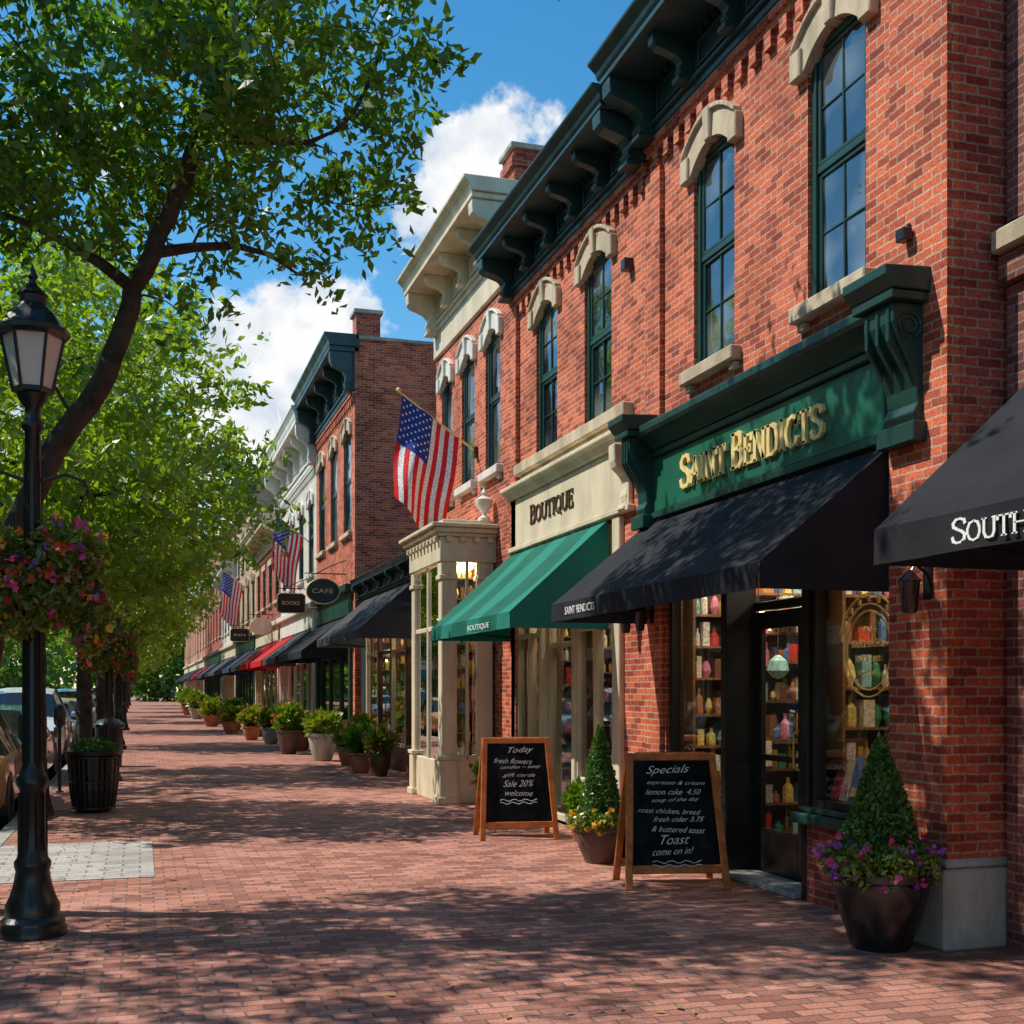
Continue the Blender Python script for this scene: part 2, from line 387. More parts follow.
# ------------------------------------------------------------------ building pieces
W=4.82
def facade(pb,X,y0,y1,z0,z1,ops,reveal=.16):
    ys=sorted(set([y0,y1]+[o[0] for o in ops]+[o[1] for o in ops])); zs=sorted(set([z0,z1]+[o[2] for o in ops]+[o[3] for o in ops]))
    for i in range(len(ys)-1):
        for j in range(len(zs)-1):
            a,b,c,d=ys[i],ys[i+1],zs[j],zs[j+1]; my=(a+b)/2; mz=(c+d)/2
            if a<y0-1e-6 or b>y1+1e-6 or any(o[0]<my<o[1] and o[2]<mz<o[3] for o in ops): continue
            pb.face([(X,b,c),(X,a,c),(X,a,d),(X,b,d)])
    for a,b,c,d in ops:
        x2=X+reveal
        pb.face([(X,a,c),(x2,a,c),(x2,a,d),(X,a,d)]); pb.face([(X,b,c),(x2,b,c),(x2,b,d),(X,b,d)][::-1])
        pb.face([(X,a,d),(x2,a,d),(x2,b,d),(X,b,d)]); pb.face([(X,a,c),(x2,a,c),(x2,b,c),(X,b,c)][::-1])
def shell(e,matn,X,y0,y1,H,depth=9,z0=0):
    pb=part(e,'side_walls',matn)
    x1=X+depth
    pb.face([(X,y0,z0),(x1,y0,z0),(x1,y0,H),(X,y0,H)]); pb.face([(x1,y1,z0),(X,y1,z0),(X,y1,H),(x1,y1,H)])
    pb.face([(x1,y0,z0),(x1,y1,z0),(x1,y1,H),(x1,y0,H)])
    part(e,'roof','roof').face([(X+.05,y0,H-.15),(x1,y0,H-.15),(x1,y1,H-.15),(X+.05,y1,H-.15)])
    cp=part(e,'parapet_coping','stonegrey',.01); cp.box(X+.02,x1+.05,y0-.04,y0+.2,H,H+.08); cp.box(X+.02,x1+.05,y1-.2,y1+.04,H,H+.08)
def sash(e,X,a,b,c,d,fm,lites=True):
    f=part(e,'window_frames',fm,.006); g=part(e,'window_glass','upglass')
    t=.06; x0=X+.03; x1=X+.13
    f.box(x0,x1,a,a+t,c,d); f.box(x0,x1,b-t,b,c,d); f.box(x0,x1,a+t,b-t,d-t,d); f.box(x0,x1,a+t,b-t,c,c+t)
    m=(c+d)/2+.03
    f.box(x0+.015,x1-.01,a+t,b-t,m-.03,m+.03)
    s=.035
    for (zz0,zz1,xo) in ((c+t,m-.03,.03),(m+.03,d-t,.02)):
        f.box(x0+xo,x0+xo+.04,a+t,a+t+s,zz0,zz1); f.box(x0+xo,x0+xo+.04,b-t-s,b-t,zz0,zz1)
        f.box(x0+xo,x0+xo+.04,a+t+s,b-t-s,zz0,zz0+s); f.box(x0+xo,x0+xo+.04,a+t+s,b-t-s,zz1-s,zz1)
        if lites:
            yy=(a+b)/2; f.box(x0+xo+.008,x0+xo+.03,yy-.01,yy+.01,zz0+s,zz1-s)
            zc=(zz0+zz1)/2; f.box(x0+xo+.010,x0+xo+.032,a+t+s,b-t-s,zc-.01,zc+.01)
        tl=rng.uniform(-.012,.012); tv=rng.uniform(-.01,.01)
        xg=x0+xo+.025
        g.face([(xg+tl,b-t-.01,zz0),(xg-tl,a+t+.01,zz0),(xg-tl+tv,a+t+.01,zz1),(xg+tl+tv,b-t-.01,zz1)])
def hood(e,X,a,b,zs,rise,mat,th=.24,over=.12,key=True):
    """segmental arched stone hood over an opening a..b whose arch springs at zs"""
    pb=part(e,'window_hoods',mat,.006); n=12
    w=(b-a); yc=(a+b)/2
    def arc(half,base,rs,t): 
        y=-half+2*half*t; return yc+y, base+rs*(1-(y/half)**2)
    x0=X-.045; x1=X+.06
    I=[arc(w/2,zs,rise,i/n) for i in range(n+1)]; O=[arc(w/2+over,zs+th*.80,rise+.03,i/n) for i in range(n+1)]
    for i in range(n):
        pb.face([(x0,I[i+1][0],I[i+1][1]),(x0,I[i][0],I[i][1]),(x0,O[i][0],O[i][1]),(x0,O[i+1][0],O[i+1][1])])
        pb.face([(x0,O[i][0],O[i][1]),(x1,O[i][0],O[i][1]),(x1,O[i+1][0],O[i+1][1]),(x0,O[i+1][0],O[i+1][1])])
        pb.face([(x0,I[i][0],I[i][1]),(x0,I[i+1][0],I[i+1][1]),(x1,I[i+1][0],I[i+1][1]),(x1,I[i][0],I[i][1])])
        p,q=O[i],O[i+1]
        pb.hexa([(x0-.035,p[0],p[1]+.003),(x1-.06,p[0],p[1]+.003),(x1-.06,q[0],q[1]+.003),(x0-.035,q[0],q[1]+.003),(x0-.035,p[0],p[1]+.045),(x1-.06,p[0],p[1]+.045),(x1-.06,q[0],q[1]+.045),(x0-.035,q[0],q[1]+.045)])
    pb.face([(x0,a,zs),(x1,a,zs),(x1,a-over,zs+th*.8),(x0,a-over,zs+th*.8)]); pb.face([(x0,b,zs),(x0,b+over,zs+th*.8),(x1,b+over,zs+th*.8),(x1,b,zs)])
    k=part(e,'hood_blocks',mat,.01)
    k.box(x0-.03,x1-.02,a-over-.03,a-.004,zs-.03,zs+th*.8+.0); k.box(x0-.03,x1-.02,b+.004,b+over+.03,zs-.03,zs+th*.8)
    if key: 
        zc=zs+rise; k.hexa([(x0-.03,yc-.045,zc-.02),(x1-.02,yc-.045,zc-.02),(x1-.02,yc+.045,zc-.02),(x0-.03,yc+.045,zc-.02),(x0-.045,yc-.07,zc+.27),(x1-.02,yc-.07,zc+.27),(x1-.02,yc+.07,zc+.27),(x0-.045,yc+.07,zc+.27)])
def sill(e,X,a,b,z,mat):
    pb=part(e,'window_sills',mat,.01); pb.box(X-.1,X+.12,a-.12,b+.12,z-.12,z)
    pb.box(X-.05,X+.02,a-.08,a+.02,z-.19,z-.123); pb.box(X-.05,X+.02,b-.02,b+.08,z-.19,z-.123)
BRK=[(0,0),(.18,.0),(.30,.06),(.36,.16),(.30,.28),(.30,.36),(.42,.48),(.66,.56),(.88,.62),(.98,.72),(1.0,.86),(1.0,1.0),(0,1.0)]
def bracket(pb,X,y,w,z0,z1,proj):
    pb.extrude([(X-.002-p*proj,z0+q*(z1-z0)) for p,q in BRK],'y',y-w/2,y+w/2)
    pb.box(X-.05-proj*.28,X,y-w/2-.015,y+w/2+.015,z0-.05,z0-.003)
def cornice(e,X,y0,y1,z0,z1,proj,mat,nb=5,pair=False):
    pb=part(e,'cornice',mat,.008); H=z1-z0
    pb.box(X-.07,X+.1,y0,y1,z0,z0+.10*H); pb.box(X-.11,X+.1,y0,y1,z0+.103*H,z0+.15*H)
    pb.box(X-.05,X+.1,y0,y1,z0+.153*H,z0+.68*H)
    pb.box(X-proj*.93,X+.1,y0-.02,y1+.02,z0+.683*H,z0+.77*H)
    pr=[(X+.1,z0+.773*H),(X-proj*.93,z0+.773*H),(X-proj*.96,z0+.81*H),(X-proj*.98,z0+.86*H),(X-proj*1.08,z0+.93*H),(X-proj*1.12,z0+.95*H),(X-proj*1.12,z1),(X+.1,z1)]
    pb.extrude(pr,'y',y0-.06,y1+.06)
    br=part(e,'cornice_brackets',mat,.006)
    L_=y1-y0
    for i in range(nb):
        y=y0+.12+(L_-.24)*i/(nb-1)
        big=(i in (0,nb-1))
        w=.2 if big else .11
        bracket(br,X-.05,y,w,z0+(.0 if big else .2)*H,z0+.68*H,proj*(.82 if big else .7))
        if i<nb-1:
            y2=y0+.12+(L_-.24)*(i+1)/(nb-1); a=y+.16; b=y2-.16
            if b-a>.2:
                zz0=z0+.24*H; zz1=z0+.56*H
                for (p,q,r_,s_) in ((a,b,zz0,zz0+.03),(a,b,zz1-.03,zz1),(a,a+.03,zz0+.031,zz1-.031),(b-.03,b,zz0+.031,zz1-.031)):
                    br.box(X-.075,X-.045,p,q,r_,s_)
    de=part(e,'dentils',mat)
    n=int(L_/.14)
    for i in range(n):
        y=y0+.05+i*(L_-.1)/n; de.box(X-.11,X-.052,y,y+.07,z0+.6*H,z0+.68*H)
def corbel(e,X,y0,y1,z,mat):
    pb=part(e,'brick_corbels',mat)
    pb.box(X-.04,X+.02,y0+.003,y1-.003,z+.14,z+.20)
    pb.box(X-.07,X+.02,y0+.003,y1-.003,z+.203,z+.26)
    n=max(2,int((y1-y0)/.24))
    for i in range(n):
        y=y0+.05+i*(y1-y0-.1)/n; pb.box(X-.05,X+.02,y,y+.11,z,z+.137)
def awning(e,name,X,y0,y1,zt,zf,proj,drop,mat,ribs=4,scallop=False):
    pb=part(e,name,mat,0,True); nu=ribs*6; nv=6; base=len(pb.v)
    rg=random.Random(int(y0*10))
    for i in range(nu+1):
        u=i/nu
        for j in range(nv+1):
            v=j/nv; sag=.05*math.sin(math.pi*v)*abs(math.sin(ribs*math.pi*u))
            pb.vert((X-.02-(proj-.02)*v,y0+(y1-y0)*u,zt+(zf-zt)*v-sag))
    for i in range(nu):
        for j in range(nv):
            a=base+i*(nv+1)+j; pb.quadi(a,a+1,a+nv+2,a+nv+1)
    vl=part(e,name+'_valance',mat,0,True); b=len(vl.v)
    for i in range(nu*2+1):
        u=i/(nu*2); y=y0+(y1-y0)*u; w=.010*math.sin(u*ribs*9)+.005*rg.uniform(-1,1)
        vl.vert((X-proj-.003,y,zf)); vl.vert((X-proj-.003+w,y,zf-drop))
    for i in range(nu*2): vl.quadi(b+2*i,b+2*i+1,b+2*i+3,b+2*i+2)
    for y in (y0,y1):
        vl.face([(X-.02,y,zt),(X-proj,y,zf),(X-proj,y,zf-drop),(X-.02,y,zf-drop)])
    fr=part(e,'awning_frame','iron')
    for k in range(ribs+1):
        y=y0+.03+(y1-y0-.06)*k/ribs
        fr.tube([(X-.02,y,zt-.05),(X-proj+.02,y,zf-.05)],[.012]*2,5)
    fr.tube([(X-proj+.02,y0+.02,zf-.04),(X-proj+.02,y1-.02,zf-.04)],[.014]*2,5)
    fr.tube([(X-proj+.02,y0+.03,zf-.05),(X,y0+.03,zf-.12)],[.012]*2,5); fr.tube([(X-proj+.02,y1-.03,zf-.05),(X,y1-.03,zf-.12)],[.012]*2,5)
PAL=[(.75,.06,.04),(.9,.5,.08),(.88,.8,.6),(.12,.25,.6),(.06,.36,.16),(.9,.86,.8),(.65,.3,.12),(.8,.25,.4),(.95,.7,.2),(.3,.12,.06),(.35,.65,.65),(.85,.8,.25)]
def gitem(g,rg,x,y,z,h,w):
    g.cur=rg.choice(PAL); t=rg.random()
    if t<.45: g.box(x-w*.4,x+w*.4,y-w/2,y+w/2,z,z+h)
    elif t<.75: g.lathe(x,y,[(w*.4,z),(w*.45,z+h*.1),(w*.42,z+h*.6),(w*.15,z+h*.78),(w*.15,z+h*.95),(w*.2,z+h)],8)
    else: g.lathe(x,y,[(w*.2,z),(w*.5,z+h*.35),(w*.35,z+h*.7),(w*.1,z+h*.9)],8)
def display(e,X,y0,y1,z0,z1,seed,backx=1.0,bulbs=True,rows=3):
    rg=random.Random(seed); g=part(e,'shop_display','goods',0)
    for row,(xo,zz) in enumerate(((.18,z0+.02),(.40,z0+.24),(.62,z0+.48))[:rows]):
        g.cur=(.2,.10,.05); g.box(X+xo-.11,X+xo+.11,y0+.03,y1-.03,zz-.04,zz)
        y=y0+.08
        while y<y1-.06:
            w=rg.uniform(.07,.16); gitem(g,rg,X+xo,y,zz+.002,rg.uniform(.12,.32),w); y+=w+rg.uniform(.005,.03)
    zz=z0+.8
    while zz<z1-.2:
        g.cur=(.25,.13,.06); g.box(X+backx-.25,X+backx,y0,y1,zz,zz+.03); y=y0+.06
        while y<y1-.05:
            w=rg.uniform(.06,.14); gitem(g,rg,X+backx-.14,y,zz+.032,rg.uniform(.1,.26),w); y+=w+rg.uniform(.0,.04)
        zz+=.36
    for k in range(int((y1-y0)*2.2)+1):
        y=rg.uniform(y0+.1,y1-.1); h=rg.uniform(.3,.8); x=X+rg.uniform(.2,.6)
        g.cur=(.05,.05,.05); g.box(x-.004,x+.004,y-.004,y+.004,z1-h,z1)
        g.cur=rg.choice(PAL); g.lathe(x,y,[(.02,z1-h),(.08,z1-h-.05),(.1,z1-h-.14),(.05,z1-h-.2),(.0,z1-h-.22)],10)
    g.cur=None
    if bulbs:
        b=part(e,'shop_bulbs','bulb')
        for k in range(int((y1-y0)*3)+2):
            y=rg.uniform(y0+.1,y1-.1); x=X+rg.uniform(.3,.9); z=z1-rg.uniform(.15,.75)
            b.lathe(x,y,[(.004,z-.04),(.02,z-.015),(.024,z),(.014,z+.02),(.004,z+.03)],8)
def crossshelf(e,x0,x1,y,z0,z1,seed,step=.3):
    """shelving on a partition that faces down the street (-Y), loaded with goods"""
    rg=random.Random(seed); g=part(e,'partition_shelves','goods',0)
    g.cur=(.10,.05,.03); g.box(x0,x1,y,y+.02,z0,z1); g.cur=(.25,.12,.05); g.box(x0,x0+.025,y-.2,y,z0,z1); g.box(x1-.025,x1,y-.2,y,z0,z1)
    z=z0
    while z<z1-.1:
        g.cur=(.3,.15,.07); g.box(x0+.026,x1-.026,y-.2,y-.001,z,z+.022); x=x0+.06
        while x<x1-.08:
            w=rg.uniform(.05,.13); gitem(g,rg,x+w/2,y-.11,z+.023,rg.uniform(.10,step*.82),w); x+=w+rg.uniform(.0,.03)
        z+=step*rg.choice((1,1,1.15))
    g.cur=None
def strip(e,x,y0,y1,z):
    s=part(e,'ceiling_striplights','striplight'); s.box(x-.09,x+.09,y0,y1,z,z+.03)
def room(e,X,y0,y1,z1=3.1,depth=2.2):
    i=part(e,'interior','interior')
    i.face([(X+depth,y0,0),(X+depth,y1,0),(X+depth,y1,z1),(X+depth,y0,z1)])
    i.face([(X+.02,y0,z1),(X+depth,y0,z1),(X+depth,y1,z1),(X+.02,y1,z1)])
    i.face([(X+.02,y0+.01,0.012),(X+depth,y0+.01,.012),(X+depth,y1-.01,.012),(X+.02,y1-.01,.012)])
    i.face([(X+.02,y0+.012,0),(X+depth,y0+.012,0),(X+depth,y0+.012,z1),(X+.02,y0+.012,z1)]); i.face([(X+.02,y1-.012,0),(X+depth,y1-.012,0),(X+depth,y1-.012,z1),(X+.02,y1-.012,z1)])
def shopwin(e,X,a,b,c,d,fm,t=.055,trans=None,mull=0,axis='x',name='shopfront_frames'):
    f=part(e,name,fm,.006); g=part(e,'shop_glass','glass')
    f.box(X-.03,X+.07,a,a+t,c,d); f.box(X-.03,X+.07,b-t,b,c,d); f.box(X-.03,X+.07,a+t,b-t,c,c+t); f.box(X-.03,X+.07,a+t,b-t,d-t,d)
    if trans: f.box(X-.025,X+.065,a+t,b-t,trans-.03,trans+.03)
    for k in range(mull):
        y=a+(b-a)*(k+1)/(mull+1); f.box(X-.02,X+.06,y-.02,y+.02,c+t,d-t)
    g.face([(X+.02,b-t,c+t),(X+.02,a+t,c+t),(X+.02,a+t,d-t),(X+.02,b-t,d-t)])
def chimney(e,x0,x1,y0,y1,z0,z1,mat):
    pb=part(e,'chimney',mat); pb.box(x0,x1,y0,y1,z0,z1-.25); pb.box(x0-.05,x1+.05,y0-.05,y1+.05,z1-.247,z1-.12); pb.box(x0-.02,x1+.02,y0-.02,y1+.02,z1-.117,z1)
    part(e,'chimney_cap','stonegrey',.01).box(x0-.07,x1+.07,y0-.07,y1+.07,z1+.003,z1+.08)
def hangsign(X,y,z,mat,shape,txt=None):
    """double-sided sign board hung from a wall bracket, facing up and down the street"""
    e=obj_empty('hanging_shop_sign',(X,y,z)); ir=part(e,'bracket','iron',0,True)
    ir.tube([(X,y,z+.42),(X-1.0,y,z+.42)],[.016,.012],6); ir.tube([(X,y,z+.75),(X-.35,y,z+.62),(X-.7,y,z+.43)],[.012]*3,6)
    for xx in (X-.30,X-.82): ir.tube([(xx,y,z+.42),(xx,y,z+.28)],[.006]*2,4)
    b=part(e,'board',mat,.006); r=part(e,'board_rim','gold',0,True); n=20; P=[]
    for k in range(n):
        t=2*math.pi*k/n; c,s_=math.cos(t),math.sin(t)
        if shape=='oval': P.append((X-.56+.40*c,z+.30*s_))
        else: P.append((X-.56+.40*max(-1,min(1,1.35*c)),z+.28*max(-1,min(1,1.35*s_))))
    b.extrude(P,'y',y-.025,y+.025)
    for yy in (y-.027,y+.027): r.tube([(p[0],yy,p[1]) for p in P+[P[0]]],[.012]*(n+1),4)
    if txt: text(e,'board_lettering',txt,'gold',(X-.82,y-.027,z-.05),(1,0,0),VW,.5,.11,.006)

# ================================================================== GROUND
ground=part(None,'ground','earth'); ground.face([(-600,-200,-.19),(600,-200,-.19),(600,1500,-.19),(-600,1500,-.19)])
road=part(None,'road','asphalt'); road.face([(-10.6,-40,-.145),(-1.45,-40,-.145),(-1.45,330,-.145),(-10.6,330,-.145)])
sw=part(None,'brick_pavement','paver'); sw.box(-1.35,9,-12,330,-.18,0)
kb=part(None,'kerb','kerb',.012)
y=-12
while y<330:
    ln=1.8 if y<60 else 30
    kb.box(-1.52,-1.353,y+.004,y+ln-.004,-.18,.004); y+=ln
op=part(None,'far_pavement','paver'); op.box(-16,-10.6,-12,330,-.18,0)
pt=part(None,'grey_paving','paverG'); pt.box(-1.35,.12,10.7,13.3,.0,.006)
mk=part(None,'road_markings','whitepaint')
for i in range(14):
    y=6+i*6.2; mk.face([(-3.7,y,-.141),(-1.5,y,-.141),(-1.5,y+.1,-.141),(-3.7,y+.1,-.141)])
for i in range(30):
    y=-5+i*6; mk.face([(-6.1,y,-.141),(-6.0,y,-.141),(-6.0,y+3,-.141),(-6.1,y+3,-.141)])
fl_=part(None,'fallen_leaves','litter'); rg=random.Random(77)
for k in range(620):
    x=rg.uniform(-1.3,4.6); y=4+28*rg.random()**1.5; a=rg.uniform(0,6.28); l=rg.uniform(.02,.045)
    if rg.random()<.5: x=-1.25+abs(rg.gauss(0,.5))
    z=.012; ca,sa=math.cos(a)*l,math.sin(a)*l
    fl_.cur=rg.choice([(.16,.22,.03),(.3,.26,.05),(.28,.15,.04),(.1,.15,.03)])
    fl_.face([(x-ca,y-sa,z),(x+sa*.45,y-ca*.45,z+.006),(x+ca,y+sa,z+rg.uniform(0,.012)),(x-sa*.45,y+ca*.45,z+.005)])

# ================================================================== B1  (green sign shop)
b1=obj_empty('brick_shop_building',(W,6.24,0))
y0,y1=6.24,10.95; H=7.45
wins=[(7.24,8.0,4.5,6.44),(9.17,9.95,4.5,6.44)]
fp=part(b1,'facade_brick','brickA')
facade(fp,W,y0,y1,0,H,wins+[(6.82,10.56,0,3.3)])
shell(b1,'brickB',W,y0,y1-.003,H)
room(b1,W+.25,6.5,10.9,3.1,1.6)
for (a,b,c,d) in wins:
    sash(b1,W,a,b,c,d,'green'); hood(b1,W,a,b,c+1.76,.19,'stone'); sill(b1,W,a,b,c,'stone')
cornice(b1,W,y0-.05,y1-.03,6.98,7.72,.58,'teal',6)
corbel(b1,W,y0,y1,6.70,'brickA')
pr=part(b1,'brick_piers','brickA'); pr.box(W-.09,W+.02,6.243,6.84,.56,6.65); pr.box(W-.05,W+.02,10.6,10.94,0.4,6.65)
st=part(b1,'pier_base','stonegrey',.015); st.box(W-.14,W+.4,6.2,6.88,0,.5); st.box(W-.11,W+.37,6.22,6.86,.503,.56)
st.box(W-.09,W+.02,10.57,10.96,0,.4)
bh=part(b1,'bulkhead_brick','brickBase'); bh.box(W+.0,W+.14,6.85,8.02,0,.6)
tr=part(b1,'shopfront_trim','green',.01); tr.box(W-.11,W+.18,6.85,8.08,.6,.68); tr.box(W-.06,W+.18,6.85,8.06,.683,.72)
tr.box(W-.0,W+.15,9.43,10.56,.0,.56); tr.box(W-.05,W+.18,9.41,10.56,.563,.63)
for yy in (9.5,10.05): 
    tr.box(W-.02,W-.003,yy,yy+.44,.1,.13); tr.box(W-.02,W-.003,yy,yy+.44,.43,.46); tr.box(W-.02,W-.003,yy,yy+.03,.133,.427); tr.box(W-.02,W-.003,yy+.41,yy+.44,.133,.427)
shopwin(b1,W+.06,6.84,8.0,.72,2.75,'black'); shopwin(b1,W+.06,9.43,10.55,.63,2.75,'black')
bk=part(b1,'entrance_surround','black',.01)
bk.box(W+.0,W+.3,8.003,8.1,0.0,2.75)
bk.box(W+.0,W+.3,9.33,9.425,0,2.75)
bk.box(W-.01,W+.3,6.84,10.56,2.753,3.3)
dx=W+.27
bk.box(dx,dx+.07,8.1,8.5,0,2.75); bk.box(dx,dx+.07,8.5,9.33,2.28,2.36); bk.box(dx,dx+.07,8.5,8.54,2.36,2.75)
dr=part(b1,'door','black',.006)
dr.box(dx+.01,dx+.06,8.51,8.62,.02,2.27); dr.box(dx+.01,dx+.06,9.22,9.32,.02,2.27); dr.box(dx+.01,dx+.06,8.62,9.22,.02,.42); dr.box(dx+.01,dx+.06,8.62,9.22,2.12,2.27); dr.box(dx+.01,dx+.06,8.62,9.22,1.0,1.05)
part(b1,'shop_glass','glass').face([(dx+.03,9.22,.42),(dx+.03,8.62,.42),(dx+.03,8.62,2.12),(dx+.03,9.22,2.12)])
part(b1,'shop_glass','glass').face([(dx+.03,9.33,2.36),(dx+.03,8.54,2.36),(dx+.03,8.54,2.75),(dx+.03,9.33,2.75)])
hd=part(b1,'door_handle','gold',0,True); hd.tube([(dx-.0,8.58,.95),(dx-.05,8.58,.97),(dx-.05,8.58,1.25),(dx,8.58,1.27)],[.01]*4,6)
part(b1,'door_step','stonegrey',.01).box(W-.06,dx-.003,8.11,9.32,0.0,.05)
display(b1,W+.1,6.95,7.75,.75,2.7,3); display(b1,W+.1,9.5,10.25,.68,2.7,4)
crossshelf(b1,W+.16,W+1.5,7.98,1.0,2.6,61,.3); crossshelf(b1,W+.16,W+1.5,10.5,.75,2.6,62,.3); crossshelf(b1,W+.5,W+1.75,10.2,.2,2.6,63,.32)
strip(b1,W+.4,6.7,10.8,3.0); strip(b1,W+1.1,6.7,10.8,3.0)
g=part(b1,'leaning_prints','goods')
rg=random.Random(2)
for k in range(8):
    yy=6.98+k*.12; g.cur=rg.choice([(.85,.08,.05),(.9,.5,.1),(.85,.8,.6),(.18,.3,.7),(.8,.12,.25),(.9,.2,.08)]); zt=rg.uniform(.24,.36); g.hexa([(W+.14,yy,.78),(W+.16,yy,.78),(W+.16,yy+.1,.78),(W+.14,yy+.1,.78),(W+.22,yy,.78+zt),(W+.24,yy,.78+zt),(W+.24,yy+.1,.78+zt),(W+.22,yy+.1,.78+zt)])
    g.cur=rg.choice(PAL); g.hexa([(W+.136,yy+.02,.82),(W+.15,yy+.02,.82),(W+.15,yy+.08,.82),(W+.136,yy+.08,.82),(W+.19,yy+.02,.94),(W+.20,yy+.02,.94),(W+.20,yy+.08,.94),(W+.19,yy+.08,.94)])
gl=part(b1,'window_gilding','gold')
cy,cz=7.32,1.88
for rr in (.28,.33,.40):
    n_=24 if rr<.4 else 17; full=rr<.4
    pts=[(W+.072,cy+rr*math.cos(t)*.95,cz+rr*math.sin(t)) for t in [(math.pi*2*k/23 if full else math.pi*.1+math.pi*.8*k/16) for k in range(n_)]]
    gl.tube(pts,[.0055]*len(pts),4)
for k in range(9):
    t=.25+k*(math.pi-.5)/8; gl.box(W+.07,W+.076,cy+.365*.95*math.cos(t)-.013,cy+.365*.95*math.cos(t)+.013,cz+.365*math.sin(t)-.02,cz+.365*math.sin(t)+.02)
for k,(s,w,h) in enumerate((('FINE',.18,.05),('Books & Gifts',.40,.06),('SINCE 1892',.30,.04),('Open Daily',.22,.04))):
    text(b1,'window_lettering',s,'gold',(W+.07,cy+w/2,cz+.12-k*.1),UW,VW,w,h,.004)
sg=part(b1,'sign_fascia','signgreen',.01); sg.box(W-.06,W-.012,6.95,10.75,3.32,3.84)
sf=part(b1,'sign_cornice','green',.008)
sf.box(W-.09,W-.01,6.95,10.75,3.25,3.317); sf.box(W-.10,W-.01,6.95,10.75,3.843,3.9)
sf.extrude([(W,3.903),(W-.12,3.903),(W-.14,3.96),(W-.19,4.0),(W-.24,4.03),(W-.26,4.06),(W-.26,4.12),(W-.22,4.14),(W,4.18)],'y',6.72,10.98)
co=part(b1,'sign_consoles','green',.01)
for (a,b) in ((6.44,6.84),(10.68,10.97)):
    co.extrude([(W-.0,3.30),(W-.13,3.30),(W-.16,3.36),(W-.13,3.42),(W-.14,3.52),(W-.19,3.66),(W-.26,3.78),(W-.31,3.92),(W-.31,4.04),(W,4.04)],'y',a+.04,b-.04)
    co.box(W-.36,W-.0,a-.02,b+.02,4.043,4.1); co.extrude([(W,4.103),(W-.36,4.103),(W-.42,4.18),(W-.42,4.24),(W,4.26)],'y',a-.04,b+.04)
    co.box(W-.19,W,a,b,3.17,3.297)
    for q in range(3):
        yy=a+.07+q*(b-a-.17)/2; co.extrude([(W-.2,3.60),(W-.325,3.80),(W-.325,4.0),(W-.2,4.0)],'y',yy,yy+.03)
    for rr in (.08,.045): co.tube([(W-.19+rr*math.cos(t),a+.035,3.9+rr*math.sin(t)) for t in [k*math.pi/6 for k in range(13)]],[.011]*13,5)
serif(b1,'sign_lettering','SAINT BENDICTS','gold',10.05,W-.063,3.45,2.4,.28,.058,.03,.82)
awning(b1,'awning',W-.02,6.86,10.9,3.24,2.42,1.02,.17,'awnblack',4)
text(b1,'awning_lettering','SAINT BENDICTS','whitepaint',(W-1.048,10.5,2.30),UW,VW,.75,.07,.003)
def sconce(e,X,y,z,s=1.):
    w=part(e,'wall_lantern','iron',0,True); w.tube([(X,y,z+.1*s),(X-.1*s,y,z+.17*s),(X-.14*s,y,z+.1*s)],[.012*s]*3,6)
    w.lathe(X-.14*s,y,[(.04*s,z-.14*s),(.05*s,z-.12*s),(.065*s,z+.05*s),(.075*s,z+.06*s),(.03*s,z+.11*s),(.01*s,z+.13*s)],8)
    w.box(X-.012,X+.01,y-.04,y+.04,z-.05,z+.19*s)
sconce(b1,W-.092,6.42,2.22,1.); sconce(b1,W-.052,10.77,2.3,.9)
fl=part(b1,'flood_light','iron',.006); fl.box(W-.17,W-.1,6.57,6.66,4.48,4.56); fl.box(W-.11,W-.09,6.6,6.63,4.5,4.60)
chimney(b1,W+.45,W+.9,10.5,10.9,7.2,8.6,'brickA')

# ================================================================== B0 (near right)
b0=obj_empty('dark_brick_shop_building',(5.12,1,0))
facade(part(b0,'facade_brick','brickC'),5.12,-6,6.18,0,8.6,[(1.2,5.2,.5,3.1),(4.3,5.1,4.7,6.8)])
shell(b0,'brickC',5.12,-6,6.18,8.6)
part(b0,'stone_ledge','stone',.015).box(5.0,5.2,-6,6.19,4.28,4.42); part(b0,'ledge_brick','brickC').box(5.06,5.2,-6,6.185,4.1,4.277)
sash(b0,5.12,4.3,5.1,4.7,6.8,'green'); sill(b0,5.12,4.3,5.1,4.7,'stone'); shopwin(b0,5.18,1.2,5.2,.5,3.1,'black',mull=2); room(b0,5.4,-1,6)
awning(b0,'awning',5.12,1.6,5.83,3.52,2.5,1.18,.2,'awnblack',4)
serif(b0,'awning_lettering','SOUTHLAND','whitepaint',5.15,3.932,2.34,1.0,.12,.022,.004,.8)
cornice(b0,5.12,-6,6.15,8.0,8.8,.5,'teal',9)

# ================================================================== B2 (cream sign, green awning)
b2=obj_empty('cream_front_brick_shop_building',(W,10.96,0))
y0,y1=10.96,15.5; H=7.30
wins=[(11.95,12.77,4.55,6.42),(13.7,14.5,4.55,6.42)]
facade(part(b2,'facade_brick','brickA'),W,y0,y1,0,H,wins+[(11.6,15.25,0,3.45)])
shell(b2,'brickA',W,y0,y1-.003,H); room(b2,W+.25,11.2,15.4,3.1,1.6)
for (a,b,c,d) in wins: sash(b2,W,a,b,c,d,'green'); hood(b2,W,a,b,c+1.69,.18,'stone')
part(b2,'window_sills','stone',.012).box(W-.12,W+.12,11.35,15.1,4.41,4.55); part(b2,'window_sills','stone',.012).box(W-.05,W+.02,11.4,15.05,4.3,4.407)
cornice(b2,W,y0+.02,y1-.03,6.85,7.52,.56,'teal',6); corbel(b2,W,y0,y1,6.57,'brickA')
part(b2,'brick_piers','brickA').box(W-.06,W+.02,15.2,15.47,.0,6.55)
